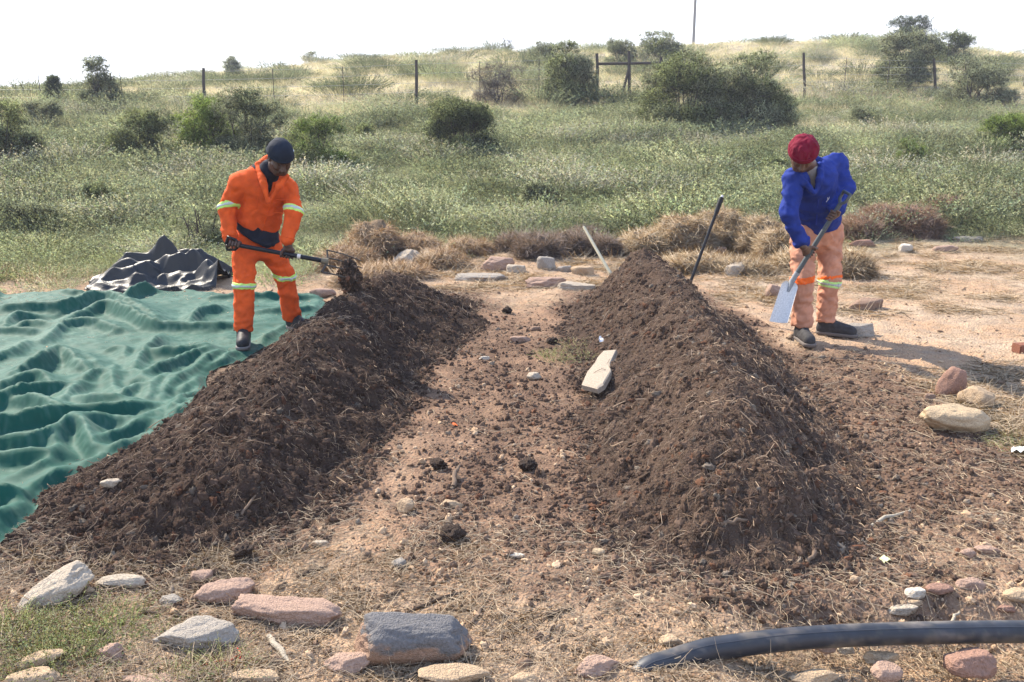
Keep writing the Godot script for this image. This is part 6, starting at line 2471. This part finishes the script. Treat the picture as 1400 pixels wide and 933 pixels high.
	var sticks := [
		[526, 819, 552, 810, 6, "d", "short dark twig left of the long thin twig on sand"],
		[555, 841, 639, 810, 5, "d", "long thin dark twig on sandy ground behind the dark block"],
		[609, 836, 646, 837, 4, "d", "thin dark twig crossing the end of the long twig"],
		[645, 855, 661, 831, 6, "m", "stubby brown stick pointing at the path"],
		[746, 845, 781, 835, 6, "d", "brown stick in straw in front of the path"],
		[742, 881, 758, 857, 5, "m", "thicker of two slim sticks lying side by side in front of the path"],
		[763, 879, 771, 855, 4, "m", "thinner of two slim sticks lying side by side in front of the path"],
		[849, 916, 897, 899, 6, "m", "crooked root by the buried end of the pipe"],
		[972, 820, 1047, 830, 6, "d", "long brown stick on the ground before the long heap"],
		[985, 719, 1023, 713, 6, "m", "thick brown stick on the front face of the long heap"],
		[1103, 772, 1117, 752, 6, "m", "pale-sided stick at the front right toe of the long heap"],
		[1160, 753, 1183, 750, 6, "r", "orange-brown strip of bark at the toe of the long heap"],
		[374, 813, 392, 799, 6, "d", "dark stub of wood behind the broken pink slab"],
		[406, 793, 447, 778, 6, "d", "dark stick at the toe of the dark compost heap"],
		[368, 874, 395, 908, 8, "p", "pale thick peeled stick in front of the pink slab"],
		[194, 841, 220, 842, 5, "d", "short brown stick near the smooth oblong stone"],
		[1024, 563, 1048, 577, 6, "m", "brown stick near the top of the long heap's front end"],
		[330, 706, 352, 676, 4, "m", "slim grey stick on the face of the dark compost heap"],
		[620, 668, 628, 650, 7, "m", "short stub of root standing on the path"],
		[1190, 722, 1245, 700, 5, "p", "pale forked twig right of the long heap"],
		[455, 697, 490, 690, 5, "m", "stick at the inner foot of the dark heap"],
		[1080, 466, 1094, 455, 5, "m", "brown stick by the right worker's shoe"],
		[1300, 855, 1312, 838, 4, "p", "pale straw stalk lying over the pipe"],
	]
	var k := 0
	for s in sticks:
		var a := gp(s[0], s[1])
		var b := gp(s[2], s[3])
		var t := (a - EYE).length()
		var rad: float = s[4] / FOCAL * t * 0.5
		a.y += rad * 0.7
		b.y += rad * (0.7 if s[6] != "short stub of root standing on the path" else 4.0)
		var c: Array = tones[s[5]]
		var pts := along(a, b, 6, a.distance_to(b) * 0.16, k * 3.3)
		for i in pts.size(): pts[i].y = maxf(pts[i].y, surf(pts[i].x, pts[i].z) + rad * 0.5)
		var o := put(tube(pts, [rad * 1.1, rad, rad * 0.95, rad * 1.0, rad * 0.8, rad * 0.55], 7), "stick", mat(c[0], c[1], c[2], 0.9, "fine", 8.0, 0.4))
		tag(o, s[6], "stick", "sticks on the ground")
		k += 1
	# dark clods lying apart on the path
	var cm := mat(0.062, 0.042, 0.032, 0.95, "fine", 5.0, 1.0)
	for q in [[722, 642, 20, "dark clod of compost in the middle of the path"], [617, 738, 28, "large dark clod of compost near the round tan stone"], [333, 762, 22, "dark clod at the front toe of the dark heap"], [600, 640, 18, "dark clod at the inner toe of the dark heap"], [694, 428, 12, "small dark clod at the sandy far end of the path"], [755, 470, 12, "dark clod near the green weeds on the path"]]:
		var p := gp(q[0], q[1])
		var w: float = q[2] / FOCAL * (p - EYE).length()
		var o := put(rock_mesh(600 + k, Vector3(w, w * 0.8, w) * 1.25, 16, 0.05, 3, 0.32), "compost_clod", cm)
		o.position = Vector3(p.x, surf(p.x, p.z) + w * 0.28, p.z)
		tag(o, q[3], "clod", "clods on the path")
		k += 1
	# red strings
	var red := mat(0.55, 0.03, 0.035, 0.6)
	var said := ["longer red string lying flat in dry roots before the grey slab", "short red string dangling beside the grey triangular slab"]
	for q in [[[276, 913], [296, 907], [316, 905], [329, 896]], [[318, 880], [324, 888], [330, 897], [328, 903]]]:
		var pts := []
		for a in q: pts.append(gp(a[0], a[1]) + Vector3(0, 0.006, 0))
		var o := put(tube(pts, [0.0016, 0.0016, 0.0016, 0.0016], 5), "red_string", red)
		tag(o, said.pop_front(), "string", "red strings")
	# bits of rubbish
	var litter := [[823, 468, 14, "white", "white scrap of plastic pressed into the long heap"], [620, 583, 10, "orange", "orange peel on the inner toe of the dark heap"], [301, 677, 10, "orange", "orange peel on the dark compost heap"], [392, 578, 8, "orange", "small orange scrap near the crest of the dark heap"], [1396, 620, 22, "white", "white paper scrap in dry grass on the right"], [1210, 768, 12, "lime", "pale green scrap at the right toe of the long heap"], [1398, 292, 10, "blue", "pale blue plastic scrap on the small brown brush heap"], [1380, 264, 16, "grey", "grey crumpled plastic in the weeds by the small brush heap"]]
	var lc := {"white": [0.75, 0.75, 0.75], "orange": [0.55, 0.12, 0.03], "lime": [0.5, 0.55, 0.28], "blue": [0.35, 0.5, 0.75], "grey": [0.4, 0.4, 0.45]}
	for q in litter:
		var p := gp(q[0], q[1])
		var w: float = q[2] / FOCAL * (p - EYE).length()
		var c: Array = lc[q[3]]
		var nv := PackedVector3Array()
		for j in 7:
			for i in 7:
				var a := i / 6.0 - 0.5
				var b := j / 6.0 - 0.5
				nv.append(Vector3(a * w, w * 0.25 * (n_ridge.get_noise_2d(a * 2.5 + k, b * 2.5) + 0.6), b * w * 0.8))
		var idx := grid_index(7, 7)
		var o := put(to_mesh(nv, normals_of(nv, idx), idx), "litter_scrap", mat(c[0], c[1], c[2], 0.6))
		o.position = p + Vector3(0, 0.004, 0)
		o.rotation = Vector3(0.35, k * 0.7, 0.1)
		tag(o, q[4], "litter", "scraps of litter")
		k += 1
	print("litter ", Time.get_ticks_msec())
